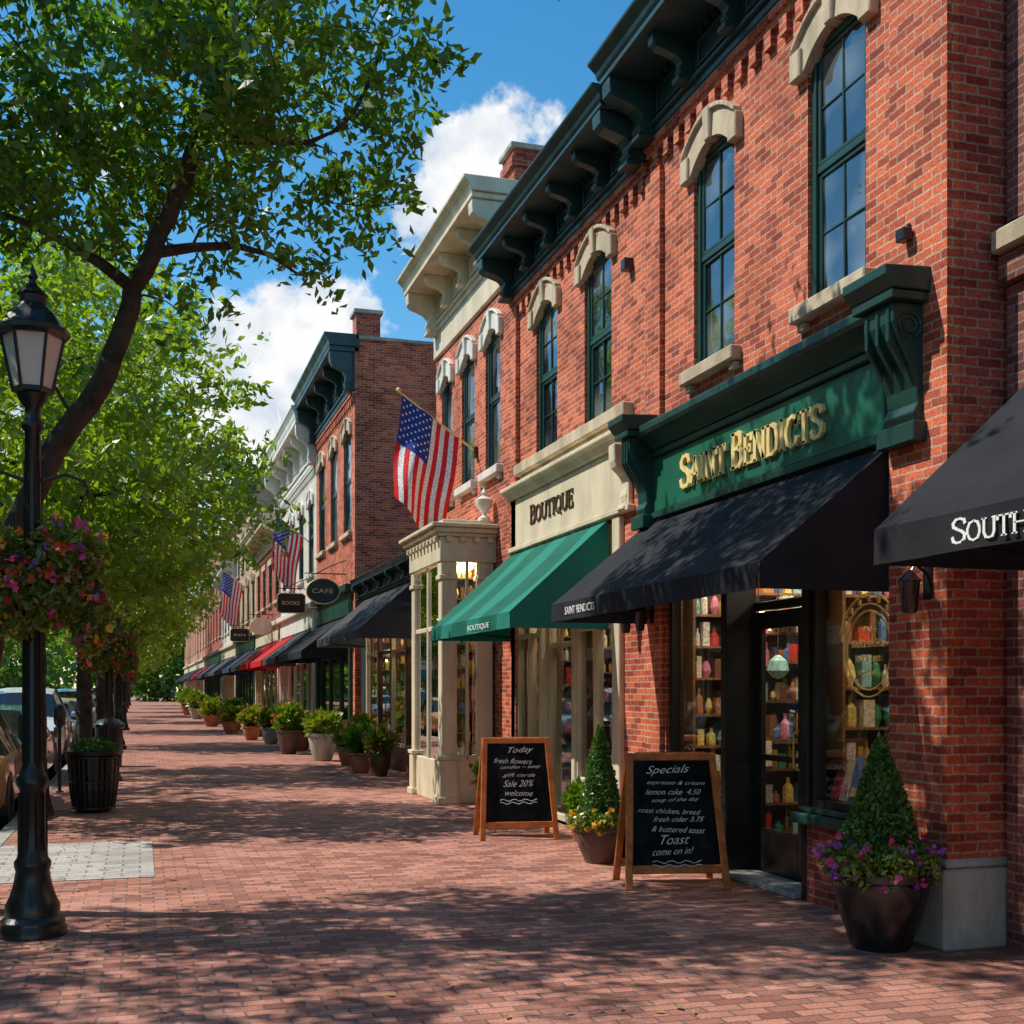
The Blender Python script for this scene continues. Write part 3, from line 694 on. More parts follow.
cr=part(b2,'shopfront_trim','cream',.01)
cr.box(W-.06,W-.003,11.35,15.4,3.5,4.12); cr.box(W-.09,W-.003,11.3,15.45,3.43,3.497)
cr.extrude([(W,4.123),(W-.10,4.123),(W-.15,4.2),(W-.2,4.23),(W-.2,4.28),(W,4.32)],'y',11.22,15.46)
serif(b2,'sign_lettering','BOUTIQUE','darkwood',14.55,W-.063,3.72,1.6,.22,.04,.015,.88)
bracket(cr,W-.0,11.46,.16,3.5,4.12,.2)
for a,b in ((11.6,11.8),(12.95,13.05),(14.15,14.24),(15.22,15.4)):
    cr.box(W-.06,W+.12,a,b,0,3.42); cr.box(W-.1,W+.12,a-.03,b+.03,0,.16); cr.box(W-.09,W+.12,a-.02,b+.02,2.75,2.82)
cr.box(W+.0,W+.12,11.8,12.95,0,.5); cr.box(W+.0,W+.12,14.24,15.22,0,.5); cr.box(W-.05,W+.12,11.805,12.945,.503,.57); cr.box(W-.05,W+.12,14.245,15.215,.503,.57)
for (a,b) in ((11.8,12.38),(12.38,12.95),(14.24,14.73),(14.73,15.22)): shopwin(b2,W+.0,a+.002,b-.002,.57,2.8,'cream',.035,2.3)
shopwin(b2,W+.06,13.05,14.15,.02,2.8,'cream',.08,2.15)
cr.box(W+.08,W+.2,11.6,15.25,2.83,3.42)
display(b2,W+.08,11.9,12.7,.6,2.7,8); display(b2,W+.08,14.3,15.0,.6,2.7,9)
crossshelf(b2,W+.08,W+1.5,12.93,.62,2.7,64,.28); crossshelf(b2,W+.14,W+1.5,14.12,.1,2.7,65,.3); crossshelf(b2,W+.08,W+1.5,15.2,.62,2.7,66,.28)
strip(b2,W+.3,11.7,15.2,3.0)
awning(b2,'awning',W-.02,11.95,15.45,3.42,2.42,1.12,.17,'awngreen',4)
text(b2,'awning_lettering','BOUTIQUE','whitepaint',(W-1.148,13.6,2.28),UW,VW,.9,.07,.003)
sconce(b2,W,11.25,2.3,.9)
fl=part(b2,'flood_light','iron',.006); fl.box(W-.10,W-.0,11.35,11.46,5.9,6.02)

# ================================================================== B3 (cream bay front, tall cream cornice)
b3=obj_empty('cream_cornice_brick_building',(W,15.52,0))
y0,y1=15.52,19.9; H=8.05
wins=[(16.1,16.85,4.75,6.75),(17.45,18.2,4.75,6.75),(18.8,19.5,4.75,6.75)]
facade(part(b3,'facade_brick','brickA'),W,y0,y1,0,H,wins)
shell(b3,'brickB',W,y0,y1,H)
for (a,b,c,d) in wins: sash(b3,W,a,b,c,d,'teal',False); hood(b3,W,a,b,c+1.84,.16,'white',.26,.1); sill(b3,W,a,b,c,'white')
cornice(b3,W,y0+.02,y1-.1,7.6,8.5,.62,'cream',5)
cw=part(b3,'frieze','cream',.01); cw.box(W-.05,W+.02,y0+.02,y1,7.2,7.595)
chimney(b3,W+.3,W+.75,16.4,16.9,7.8,9.35,'brickB'); chimney(b3,W+.9,W+1.3,18.5,19.0,7.8,9.1,'brickB')
bx=4.0; by0,by1=16.3,18.3
cb=part(b3,'bay_front','cream',.01)
def colu(x,y):
    cb.box(x-.13,x+.13,y-.13,y+.13,0,.62); cb.box(x-.16,x+.16,y-.16,y+.16,0,.1); cb.box(x-.15,x+.15,y-.15,y+.15,.62,.68)
    cb.box(x-.1,x+.1,y-.1,y+.1,.68,3.15); cb.box(x-.13,x+.13,y-.13,y+.13,3.15,3.22); cb.box(x-.11,x+.11,y-.11,y+.11,3.22,3.4)
colu(bx+.13,by0+.13); colu(bx+.13,by1-.13); colu(W-.14,by0+.13)
cb.box(bx+.26,W-.26,by0+.05,by0+.2,0,.6); cb.box(bx+.05,bx+.2,by0+.27,by1-.27,0,.6)
cb.box(bx,W,by0,by1,3.4,3.75); cb.box(bx-.04,W,by0-.04,by1+.04,3.753,3.8); cb.box(bx-.09,W,by0-.09,by1+.09,3.803,3.87); cb.box(bx-.14,W,by0-.14,by1+.14,3.873,3.93)
cb.box(bx+.05,W,by0+.05,by1-.05,3.93,4.0)
n=9
for i in range(n): cb.box(bx-.07,bx-.003,by0+.05+i*.22,by0+.13+i*.22,3.67,3.75)
for i in range(4): cb.box(bx+.08+i*.2,bx+.16+i*.2,by0-.07,by0-.003,3.67,3.75)
g=part(b3,'shop_glass','glass')
yy=by0+.08; g.face([(bx+.24,yy,.62),(W-.25,yy,.62),(W-.25,yy,3.38),(bx+.24,yy,3.38)])
cb.box(bx+.24,W-.25,yy-.03,yy+.03,2.45,2.52); cb.box((bx+W)/2-.02,(bx+W)/2+.02,yy-.03,yy+.03,.6,3.4); cb.box(bx+.24,W-.25,yy-.03,yy+.03,.6,.68)
for xx in (bx+.22,W-.27): cb.box(xx,xx+.04,yy-.03,yy+.03,.6,3.4)
xx=bx+.08; g.face([(xx,by0+.24,.62),(xx,by1-.24,.62),(xx,by1-.24,3.38),(xx,by0+.24,3.38)])
cb.box(xx-.03,xx+.03,by0+.24,by1-.24,2.45,2.52); cb.box(xx-.03,xx+.03,(by0+by1)/2-.03,(by0+by1)/2+.03,.6,3.4)
display(b3,bx+.1,by0+.3,by1-.5,.62,3.3,12,.62,True,2)
crossshelf(b3,bx+.15,W-.05,by0+.62,.62,3.3,67,.3); crossshelf(b3,bx+.15,W-.05,by1-.25,.62,3.3,68,.3); crossshelf(b3,bx+.15,W-.05,by1-.85,.62,3.3,71,.3)
strip(b3,bx+.45,by0+.2,by1-.3,3.33)
i3=part(b3,'interior','interior'); i3.box(W-.02,W-.004,by0+.2,by1,0,3.4)
part(b3,'ledge_urn','white',0,True).lathe(W-.15,by0+.1,[(.09,4.0),(.09,4.04),(.03,4.08),(.04,4.12),(.12,4.22),(.13,4.3),(.1,4.32),(.03,4.36),(.05,4.4),(.01,4.46)],12)

# ================================================================== low shop
bl=obj_empty('low_dark_shop_building',(4.95,20.0,0)); X=4.95
facade(part(bl,'facade','teal'),X,20.0,27.9,0,4.0,[(21.6,27.4,0,3.2)])
shell(bl,'brickC',X,20.0,27.9,4.0,3.5)
cornice(bl,X,20.05,27.85,3.7,4.15,.25,'teal',7); room(bl,X+.1,21,27.8,3.2,1.6)
for k in range(4): shopwin(bl,X+.04,21.62+k*1.44,23.02+k*1.44,.45,3.15,'cream' if k%2 else 'darkwood',.07,2.4)
part(bl,'bulkhead','darkwood',.01).box(X,X+.1,21.6,27.4,0,.44)
display(bl,X+.1,21.8,27.2,.5,2.9,20); strip(bl,X+.5,21.6,27.2,3.1); crossshelf(bl,X+.12,X+1.5,24.5,.5,2.9,69); crossshelf(bl,X+.12,X+1.5,27.3,.5,2.9,70)
awning(bl,'awning',X,22.0,27.3,3.66,2.72,1.12,.16,'awngrey',5)
# ================================================================== generic terrace building
def terrace(name,y0,y1,H,bm,tm,cm,nw,wz,awn,sign,seed,X=W,ch=True,cor=.9,arch=True,fm='green',depth=9,light=True):
    e=obj_empty(name,(X,y0,0)); rg=random.Random(seed)
    Lw=y1-y0; ww=min(1.1,Lw/(nw*1.9)); wins=[]
    for zc,zd in wz:
        for i in range(nw):
            c=y0+Lw*(i+.5)/nw; wins.append((c-ww/2,c+ww/2,zc,zd))
    facade(part(e,'facade_brick',bm),X,y0,y1,0,H-.1,wins+[(y0+.5,y1-.5,0,3.2)])
    shell(e,bm,X,y0,y1-.004,H-.1,depth)
    for (a,b,c,d) in wins:
        sash(e,X,a,b,c,d,fm,False); sill(e,X,a,b,c,tm)
        if arch: hood(e,X,a,b,d-.18,.18,tm,.28,.1)
        else: part(e,'lintels',tm,.01).box(X-.05,X+.04,a-.12,b+.12,d+.002,d+.25)
    cornice(e,X,y0+.02,y1-.02,H-cor,H,.65,cm,max(5,int(Lw/1.3)))
    corbel(e,X,y0,y1,H-cor-.3,bm)
    room(e,X+.12,y0+.3,y1-.3,3.2,1.6)
    s=part(e,'sign_fascia',sign,.01); s.box(X-.06,X-.003,y0+.3,y1-.3,3.4,3.95); s.box(X-.2,X-.003,y0+.2,y1-.2,3.953,4.12)
    for yy in (y0+.3,y1-.5): s.box(X-.08,X+.05,yy,yy+.2,0,3.397)
    nb=max(2,int(Lw/1.7))
    for k in range(nb):
        a=y0+.52+(Lw-1.04)*k/nb; b=y0+.52+(Lw-1.04)*(k+1)/nb
        shopwin(e,X+.04,a,b-.01,.5,3.15,sign,.07,2.45)
        if light and k%2==1: crossshelf(e,X+.1,X+1.3,b-.05,.5,2.9,seed*7+k,.4)
    part(e,'bulkhead',sign,.01).box(X,X+.1,y0+.5,y1-.5,0,.49)
    if light: display(e,X+.1,y0+.7,y1-.7,.55,2.9,seed,bulbs=True)
    for k,(a,b,m) in enumerate(awn): awning(e,'awning',X-.0,a,b,3.38,2.55,1.1,.18,m,max(3,int((b-a)/1.2)))
    if ch: chimney(e,X+.5,X+1.2,y1-1.5,y1-.7,H-.4,H+1.0,bm)
    return e
b4=terrace('tall_green_cornice_brick_building',28.0,34.4,9.95,'brickA','stone','teal',3,[(5.4,7.9)],[(29.2,34.2,'awnblack')],'green',30,ch=False,cor=1.3)
part(b4,'corner_parapet','brickB').box(W+.03,W+.6,27.98,28.5,9.8,10.45); part(b4,'parapet_cap','stonegrey',.01).box(W-.03,W+.66,27.92,28.56,10.453,10.55)
b5=terrace('white_painted_terrace_building',34.42,43.5,9.7,'brickW','white','white',4,[(5.0,7.2)],[(35.0,39,'awngrey'),(39.4,43.2,'awnred')],'white',31,cor=1.6)
part(b5,'gable_pediment','white',.01).extrude([(37.6,9.71),(40.4,9.71),(39.0,10.6)],'x',W-.6,W+.3)
b6=terrace('brick_terrace_building',43.52,53,7.9,'brickB','stone','cream',4,[(4.9,6.4)],[(44.2,48.4,'awnred'),(48.7,52.7,'awnblack')],'cream',32,arch=False)
terrace('tan_brick_terrace_building',53.02,64,11.2,'brickT','stone','teal',4,[(4.8,6.6),(7.4,9.2)],[(54,58.5,'awnblue'),(59,63,'awnblack')],'green',33)
terrace('white_painted_terrace_building',64.02,76,8.4,'brickW','white','white',5,[(4.9,6.9)],[(65,75,'awngrey')],'cream',35,arch=False)
terrace('brick_terrace_building',76.02,96,11.6,'brickB','stone','teal',6,[(5.0,7.0),(7.8,9.7)],[(78,86,'awnblue'),(87,95,'awnred')],'green',37)
terrace('brick_terrace_building',96.02,140,9.2,'brickD','stone','cream',9,[(5.0,7.3)],[(98,138,'awnblack')],'cream',39)
hangsign(W-.1,28.6,3.95,'teal','oval','CAFE'); hangsign(W-.1,34.9,4.1,'black','rect','BOOKS'); hangsign(W-.1,44.0,3.9,'cream','oval'); hangsign(W-.1,53.6,4.0,'black','rect','INN')
opp=[]
for k,(a,b,h,bm) in enumerate(((-14,2,9.5,'brickA'),(2.1,16,8.5,'brickD'),(16.1,34,10,'brickB'),(34.1,52,9,'brickA'),(52.1,75,10,'brickC'),(75.1,110,9,'brickD'))):
    e=terrace('brick_terrace_building',a,b,h,bm,'stone','cream' if k%2 else 'teal',max(4,int((b-a)/2.6)),[(5.0,7.3)],[(a+1.5,b-1.5,'awngreen' if k%2 else 'awnblack')],'cream',50+2*k+1,light=False)
    opp.append((e,a,b))

# ================================================================== flags
def flag(X,Y,z_in,z_out,xo,seed,s=1.):
    e=obj_empty('american_flag',(X,Y,z_in))
    po=part(e,'pole','gold',0,True)
    A=Vector((X,Y,z_in)); B=Vector((xo,Y,z_out)); po.tube([A,B],[.018,.014],8)
    kn=part(e,'finial','gold',0,True); kn.lathe(B.x,B.y,[(.005,B.z-.02),(.035,B.z+.01),(.03,B.z+.04),(.005,B.z+.06)],10)
    part(e,'bracket','iron').box(X-.06,X,Y-.05,Y+.05,z_in-.08,z_in+.08)
    H0=B+(A-B)*.05; H1=B+(A-B)*.76; fly=1.68*s; NU=26; NV=36
    def P(u,v,off=0):
        h=H0+(H1-H0)*u; hh=h+Vector((-.20*v*s, 0,-fly*v*(1-.10*(1-u))))
        w=.085*math.sin(u*10+v*2.2+seed)*(.3+v)+.10*math.sin(v*5.+u*3+seed)*v
        hh.y+=w+off; hh.x+=.035*math.sin(v*7+seed)*v - .14*(u-.5)*v*.6
        return hh
    cl=part(e,'cloth','flagcol',0,True)
    base=len(cl.v)
    for i in range(NU+1):
        for j in range(NV+1): cl.vert(P(i/NU,j/NV))
    for i in range(NU):
        for j in range(NV):
            st=i//2; 
            if st<7 and j<NV*.42: cl.cur=(.018,.045,.32)
            else: cl.cur=(.9,.014,.02) if st%2==0 else (.93,.92,.91)
            a=base+i*(NV+1)+j; cl.quadi(a,a+1,a+NV+2,a+NV+1)
    cl.cur=None
    sp=part(e,'stars','flagcol'); sp.cur=(.9,.9,.9)
    for r_ in range(9):
        nn=6 if r_%2==0 else 5
        for c_ in range(nn):
            u=(7/13)*(.08+r_*.84/8); v=.42*((.08 if nn==6 else .16)+c_*.168)
            c=P(u,v,-.008); du=(P(u+.01,v)-P(u,v)).normalized(); dv=(P(u,v+.01)-P(u,v)).normalized()
            rr=.024*s; pts=[]
            for q in range(10):
                a=q*math.pi/5; r2=rr if q%2==0 else rr*.45; pts.append(c+du*(r2*math.sin(a))-dv*(r2*math.cos(a)))
            sp.face(pts)
flag(W,17.3,5.15,5.98,3.62,.3)
flag(W,35.5,5.9,6.75,3.75,1.3,1.05)
flag(W,56.5,6.2,7.1,3.6,2.1,1.3)

# ================================================================== street lamps
def lamp(x,y,seed,baskets=True):
    e=obj_empty('street_lamp',(x,y,0))
    p=part(e,'post','iron',0,True)
    p.lathe(x,y,[(.215,0),(.215,.05),(.20,.07),(.20,.10),(.17,.13),(.17,.20),(.145,.25),(.12,.33),(.105,.42),(.115,.45),(.115,.48),(.095,.51),(.085,.62),(.082,.95),(.10,.98),(.10,1.02),(.078,1.06),(.062,1.12),(.052,3.0),(.048,3.28),(.07,3.31),(.07,3.34),(.045,3.38),(.05,3.44),(.09,3.5),(.10,3.53),(.06,3.545)],16)
    fl=part(e,'post_flutes','iron')
    for k in range(10):
        a=2*math.pi*k/10; fl.tube([(x+.06*math.cos(a),y+.06*math.sin(a),1.13),(x+.05*math.cos(a),y+.05*math.sin(a),3.1)],[.008,.006],4)
        fl.tube([(x+.083*math.cos(a),y+.083*math.sin(a),.55),(x+.081*math.cos(a),y+.081*math.sin(a),.93)],[.010,.010],4)
    g=part(e,'lantern_glass','lantern',0); g.lathe(x,y,[(.115,3.56),(.19,3.92)],6)
    c=part(e,'lantern_cage','iron',0)
    c.lathe(x,y,[(.10,3.53),(.13,3.54),(.13,3.57),(.115,3.575)],6); c.lathe(x,y,[(.2,3.9),(.235,3.92),(.235,3.95),(.2,3.97),(.15,4.05),(.10,4.1),(.085,4.12),(.085,4.17),(.1,4.18),(.06,4.22),(.03,4.25),(.02,4.28),(.035,4.3),(.02,4.33),(.004,4.38)],12)
    for k in range(6):
        a=2*math.pi*k/6; c.tube([(x+.12*math.cos(a),y+.12*math.sin(a),3.55),(x+.198*math.cos(a),y+.198*math.sin(a),3.93)],[.011,.011],5)
    am=part(e,'basket_arms','iron',0,True)
    for sx in (-1,1):
        am.tube([(x,y,2.95),(x+sx*.2,y,3.02),(x+sx*.32,y,2.98),(x+sx*.35,y,2.9)],[.014,.012,.012,.01],6)
        for k in range(3):
            a=k*2.1; am.tube([(x+sx*.33,y,2.92),(x+sx*.25+.16*math.cos(a),y+.16*math.sin(a),2.5)],[.004,.004],3)
    if baskets:
        for sx,cx in ((-1,x-.22),(1,x+.22)):
            part(e,'basket_liner','darkwood',0,True).lathe(cx,y,[(.03,2.15),(.13,2.22),(.18,2.36),(.19,2.45),(.1,2.47)],12)
        CC=[((x-.24,y,2.40),(.27,.30,.27)),((x+.20,y,2.40),(.27,.30,.30)),((x-.05,y-.05,2.2),(.36,.3,.24)),((x+.36,y,2.08),(.12,.18,.25)),((x-.3,y,2.1),(.2,.2,.2))]
        C=np.vstack([blob(c_,r_,int(30000*r_[0]*r_[2]+400),seed+i,.5) for i,(c_,r_) in enumerate(CC)])
        leaves(e,'basket_foliage','bask',C,.062,seed)
        for m,n,sd in (('pink',30,5),('purple',9,6),('redpetal',20,7),('yellow',16,8)):
            C=np.vstack([blob(c_,tuple(q*1.08 for q in r_),n if i<3 else n//2,seed+sd*7+i,.92) for i,(c_,r_) in enumerate(CC)])
            r=np.random.RandomState(sd); C=np.repeat(C,5,axis=0)+r.normal(size=(len(C)*5,3))*.014
            leaves(e,m+'_flowers',m,C,.045,seed+sd,aspect=.8)
    return e
lamp(-.67,8.42,100)
lamp(-.52,22.3,120)
lamp(-.55,34,140)
lamp(-.60,50,180)
for yy in (14.2,20.0,26.4):
    e=obj_empty('parking_meter',(-1.2,yy,0)); p=part(e,'pole_and_head','iron',0,True); p.lathe(-1.2,yy,[(.06,0),(.06,.02),(.028,.03),(.028,1.0),(.05,1.03),(.085,1.08),(.09,1.2),(.08,1.3),(.05,1.36),(.01,1.38)],14,1,.7)

# ================================================================== trees
def build_tree(prefix,base,trunk,r0,ells,limbs,ncl,lpc,lsize,crad,seed,leafm):
    rg=random.Random(seed); rn=np.random.RandomState(seed)
    wood=PB(None,prefix+'_wood',M['bark'],0,True)
    nodes=[];rads=[]
    tp=[Vector(p) for p in trunk]; dens=[]
    for i in range(len(tp)-1):
        for k in range(5):
            q=tp[i].lerp(tp[i+1],k/5); q+=Vector((rg.uniform(-1,1),rg.uniform(-1,1),0))*.014; dens.append(q)
    dens.append(tp[-1]); n=len(dens)
    rr=[r0*(1.5 if i==0 else 1.18 if i==1 else 1)*(1-.62*i/n) for i in range(n)]
    wood.tube(dens,rr,10)
    for i in range(int(n*.42),n): nodes.append(dens[i]); rads.append(rr[i])
    def connect(t,minr,k,droop,seg):
        best=min(range(len(nodes)),key=lambda i:(nodes[i]-t).length+(.9*max(0,nodes[i].z-t.z+.1)))
        p=nodes[best]; d=t-p; ln=d.length; r1=max(minr,min(rads[best]*.72,k*ln+minr)); pts=[p];rs=[r1]
        m=max(3,int(ln/.28)); side=Vector((rg.uniform(-1,1),rg.uniform(-1,1),rg.uniform(-.3,1)))*.16*ln
        for i in range(1,m+1):
            f=i/m; q=p+d*f+side*math.sin(math.pi*f)+Vector((rg.uniform(-1,1),rg.uniform(-1,1),rg.uniform(-1,1)))*.03
            if i==m:q=t.copy()
            pts.append(q);rs.append(r1*(1-f)+minr*.5*f)
        wood.tube(pts,rs,seg)
        for i in range(1,len(pts)): nodes.append(pts[i]); rads.append(rs[i])
        return pts
    for l in limbs: connect(Vector(l),.022,.024,0,8)
    targets=[]
    vol=[e[3]*e[4]*e[5] for e in ells]; tot=sum(vol)
    for e,v in zip(ells,vol):
        for _ in range(max(3,int(ncl*v/tot))):
            while True:
                d=Vector((rg.uniform(-1,1),rg.uniform(-1,1),rg.uniform(-1,1)))
                if .25<d.length<1: break
            d=d*(d.length**-.35)
            targets.append(Vector((e[0]+d.x*e[3],e[1]+d.y*e[4],e[2]+d.z*e[5])))
    c0=tp[-1]; targets.sort(key=lambda t:(t-c0).length)
    C=[]
    for t in targets:
        pts=connect(t,.006,.009,0,5)
        tt=np.array(t); n_=int(lpc*rg.uniform(.5,1.4)); cr=crad*rg.uniform(.65,1.25)
        for s in range(5):
            o=rn.normal(size=3)*np.array([cr,cr,cr*.55])*.8
            ax=rn.normal(size=3); ax[2]*=.4; ax/=np.linalg.norm(ax)
            m=max(4,n_//5); tpar=rn.uniform(-1,1,size=(m,1))
            C.append(tt+o+ax*tpar*cr*.7+rn.normal(size=(m,3))*cr*.2)
    return wood,np.vstack(C)
def place_tree(name,wood_me,leaf_me,loc,rot,sc):
    e=bpy.data.objects.new(name,None); COL.objects.link(e); e.location=loc; e.rotation_euler=(0,0,rot); e.scale=(sc,sc,sc)
    for nm,me in (('trunk_and_limbs',wood_me),('crown_foliage',leaf_me)):
        o=bpy.data.objects.new(nm,me); COL.objects.link(o); o.parent=e
    return e
def tree_meshes(prefix,leafm,lsize,droop=.35,**kw):
    wood,C=build_tree(prefix,leafm=leafm,lsize=lsize,**kw)
    wood.finish(); o=wood.obj; me=o.data; bpy.data.objects.remove(o)
    lm=leafmesh(prefix+'_leaves',C,lsize,kw['seed'],droop=droop,aspect=.44); lm.materials.append(M[leafm]); return me,lm
nt_=tree_meshes('near_tree','leaf',.105,base=(0,0,0),
  trunk=[(0,0,0),(.02,0,1.2),(.16,0,2.4),(.55,0,3.35),(.93,0,3.95),(1.12,0,4.6),(1.42,0,5.3),(1.7,0,6.1),(1.8,0,7.2)],r0=.115,
  ells=[(1.1,0,7.1,2.3,2.2,1.9),(2.4,-.2,6.0,1.15,1.2,.85),(1.9,.3,5.0,.8,.9,.5),(-.4,.2,5.3,1.5,1.4,1.2),(.6,.4,6.2,1.6,1.6,1.1),(-2.9,-.2,6.2,1.9,2.0,1.2)],  # last lobe is unseen, added left of frame to shade the foreground
  limbs=[(2.6,-.2,5.9),(-.3,.3,5.3),(-.9,.6,6.5),(3.0,.2,6.9),(1.9,1.4,6.2),(1.2,-1.4,6.6),(.4,.1,6.4),(2.4,.5,5.0),(-2.4,-.1,6.1),(-3.3,.5,6.3)],
  ncl=290,lpc=145,crad=.32,seed=11)
place_tree('street_tree',*nt_,(-1.16,9.4,0),0,1)
tb=tree_meshes('mid_tree','leaf2',.18,base=(0,0,0),
  trunk=[(0,0,0),(.03,0,1.5),(.0,.05,3.0),(.1,.1,4.4),(.0,0,6.0),(.1,0,7.6)],r0=.14,
  ells=[(0,0,6.0,3.0,3.0,2.7),(1.0,.2,4.6,2.3,2.2,1.3),(-1.2,.3,4.9,1.9,2.0,1.4),(.2,0,7.6,1.9,1.9,1.5),(-.3,0,3.9,2.4,2.4,.9)],
  limbs=[(1.8,.3,4.9),(-1.6,.4,5.2),(.4,1.8,5.6),(-.3,-1.8,5.8),(1.1,-1.,7.),(-1,.9,7.2)],
  ncl=250,lpc=85,crad=.42,seed=21)
tc=tree_meshes('far_tree','leaf2',.28,base=(0,0,0),
  trunk=[(0,0,0),(.03,0,1.5),(.1,.05,3.0),(.0,.1,4.4),(.1,0,6.0),(0,0,7.8)],r0=.16,
  ells=[(0,0,6.2,3.2,3.2,2.8),(1.1,.2,4.4,2.3,2.2,1.4),(-1.2,.3,4.7,2.0,2.0,1.5)],
  limbs=[(1.8,.3,4.9),(-1.6,.4,5.2),(.4,1.8,5.6),(-.3,-1.8,5.8)],
  ncl=170,lpc=45,crad=.5,seed=31)
place_tree('street_tree',*tb,(-1.22,16.4,0),3.1,.80)
place_tree('street_tree',*tb,(-1.05,24.5,0),0,1.12)
place_tree('street_tree',*tb,(-1.05,36,0),2.3,1.12)
place_tree('street_tree',*tb,(-1.1,48.5,0),4.0,1.12)
for k,yy in enumerate((62,76,91,108,128)): place_tree('street_tree',*tc,(-1.1,yy,0),k*1.7,1.1+.05*(k%3))
place_tree('street_tree',*tb,(-1.25,-4.0,0),1.1,.95)
for k,yy in enumerate((-4,9,22,36,52,70,95)): place_tree('street_tree',*tc,(-12.2,yy,0),k*2.1,1.35+.1*(k%3))
e=obj_empty('distant_trees',(0,200,0)); C=[]
rr=np.random.RandomState(4)
for k in range(50): C.append(blob((-80+k*3.4+rr.uniform(-1,1),170+rr.uniform(-12,25),4+rr.uniform(0,3)),(5,4,6+rr.uniform(-2,2)),1100,k,.6))
leaves(e,'distant_foliage','leaf',np.vstack(C),1.0,3,aspect=.6)

# ================================================================== A-boards
def aboard(x,y,ang,seed,lines):
    e=obj_empty('chalkboard_sign',(x,y,0)); u=Vector((math.cos(ang),math.sin(ang),0)); n=Vector((math.sin(ang),-math.cos(ang),0)); o=Vector((x,y,0)); z=Vector((0,0,1))
    fr=part(e,'frame','wood',.006); bd=part(e,'chalk_panel','chalkboard')
    for s in (1,-1):
        def P(a,h,off=0):
            return o+u*a+n*s*(.27*(1-h/1.08)+.018+off)+z*h
        up=(P(0,1)-P(0,0)).normalized(); nn=up.cross(u).normalized()
        for sg_ in (-1,1): fr.bar(P(sg_*.40,0),P(sg_*.34,1.08),u*.030,nn*.014)
        fr.bar(P(-.32,1.05),P(.32,1.05),up*.030,nn*.0125); fr.bar(P(-.362,.16),P(.362,.16),up*.034,nn*.0125)
        a,b,c,d=P(-.36,.18),P(.36,.18),P(.32,1.03),P(-.32,1.03)
        bd.hexa([a-nn*.006,b-nn*.006,b+nn*.006,a+nn*.006,d-nn*.006,c-nn*.006,c+nn*.006,d+nn*.006])
        if s==1:
            rg=random.Random(seed); h=.98
            for t,ww,hh in lines:
                base=P(-ww/2+rg.uniform(-.05,.05),h-hh)+n*.012
                tl=rg.uniform(-.05,.05); u2=(u+up*tl).normalized()
                text(e,'chalk_lettering',t,'chalk',base,u2,up,ww,hh,.002,shear=.5,bold=-.006); h-=hh+.030
            cs=part(e,'chalk_flourish','chalk')
            for q in range(2):
                hh=h-.02-q*.03; pts=[P(-.2+.4*k/12,hh+.012*math.sin(k*1.7+q))+n*.014 for k in range(13)]; cs.tube(pts,[.003]*13,3)
    fr.tube([o-u*.3+n*.02+z*1.08,o+u*.3-n*.02+z*1.08],[.012]*2,6)
    return e
L1=[('Specials',.36,.085),('espresso & cream',.48,.04),('lemon cake  4.50',.46,.045),('soup of the day',.40,.04),('roast chicken, bread',.52,.045),('fresh cider 3.75',.42,.04),('& buttered toast',.44,.045),('Toast',.24,.075),('come on in!',.34,.055)]
L2=[('Today',.28,.08),('fresh flowers',.42,.055),('candles ~ soap',.44,.045),('gift cards',.36,.05),('Sale 20%',.34,.07),('welcome',.30,.06)]
aboard(4.17,9.05,R(-12),1,L1)
aboard(3.9,12.45,R(-8),2,L2)
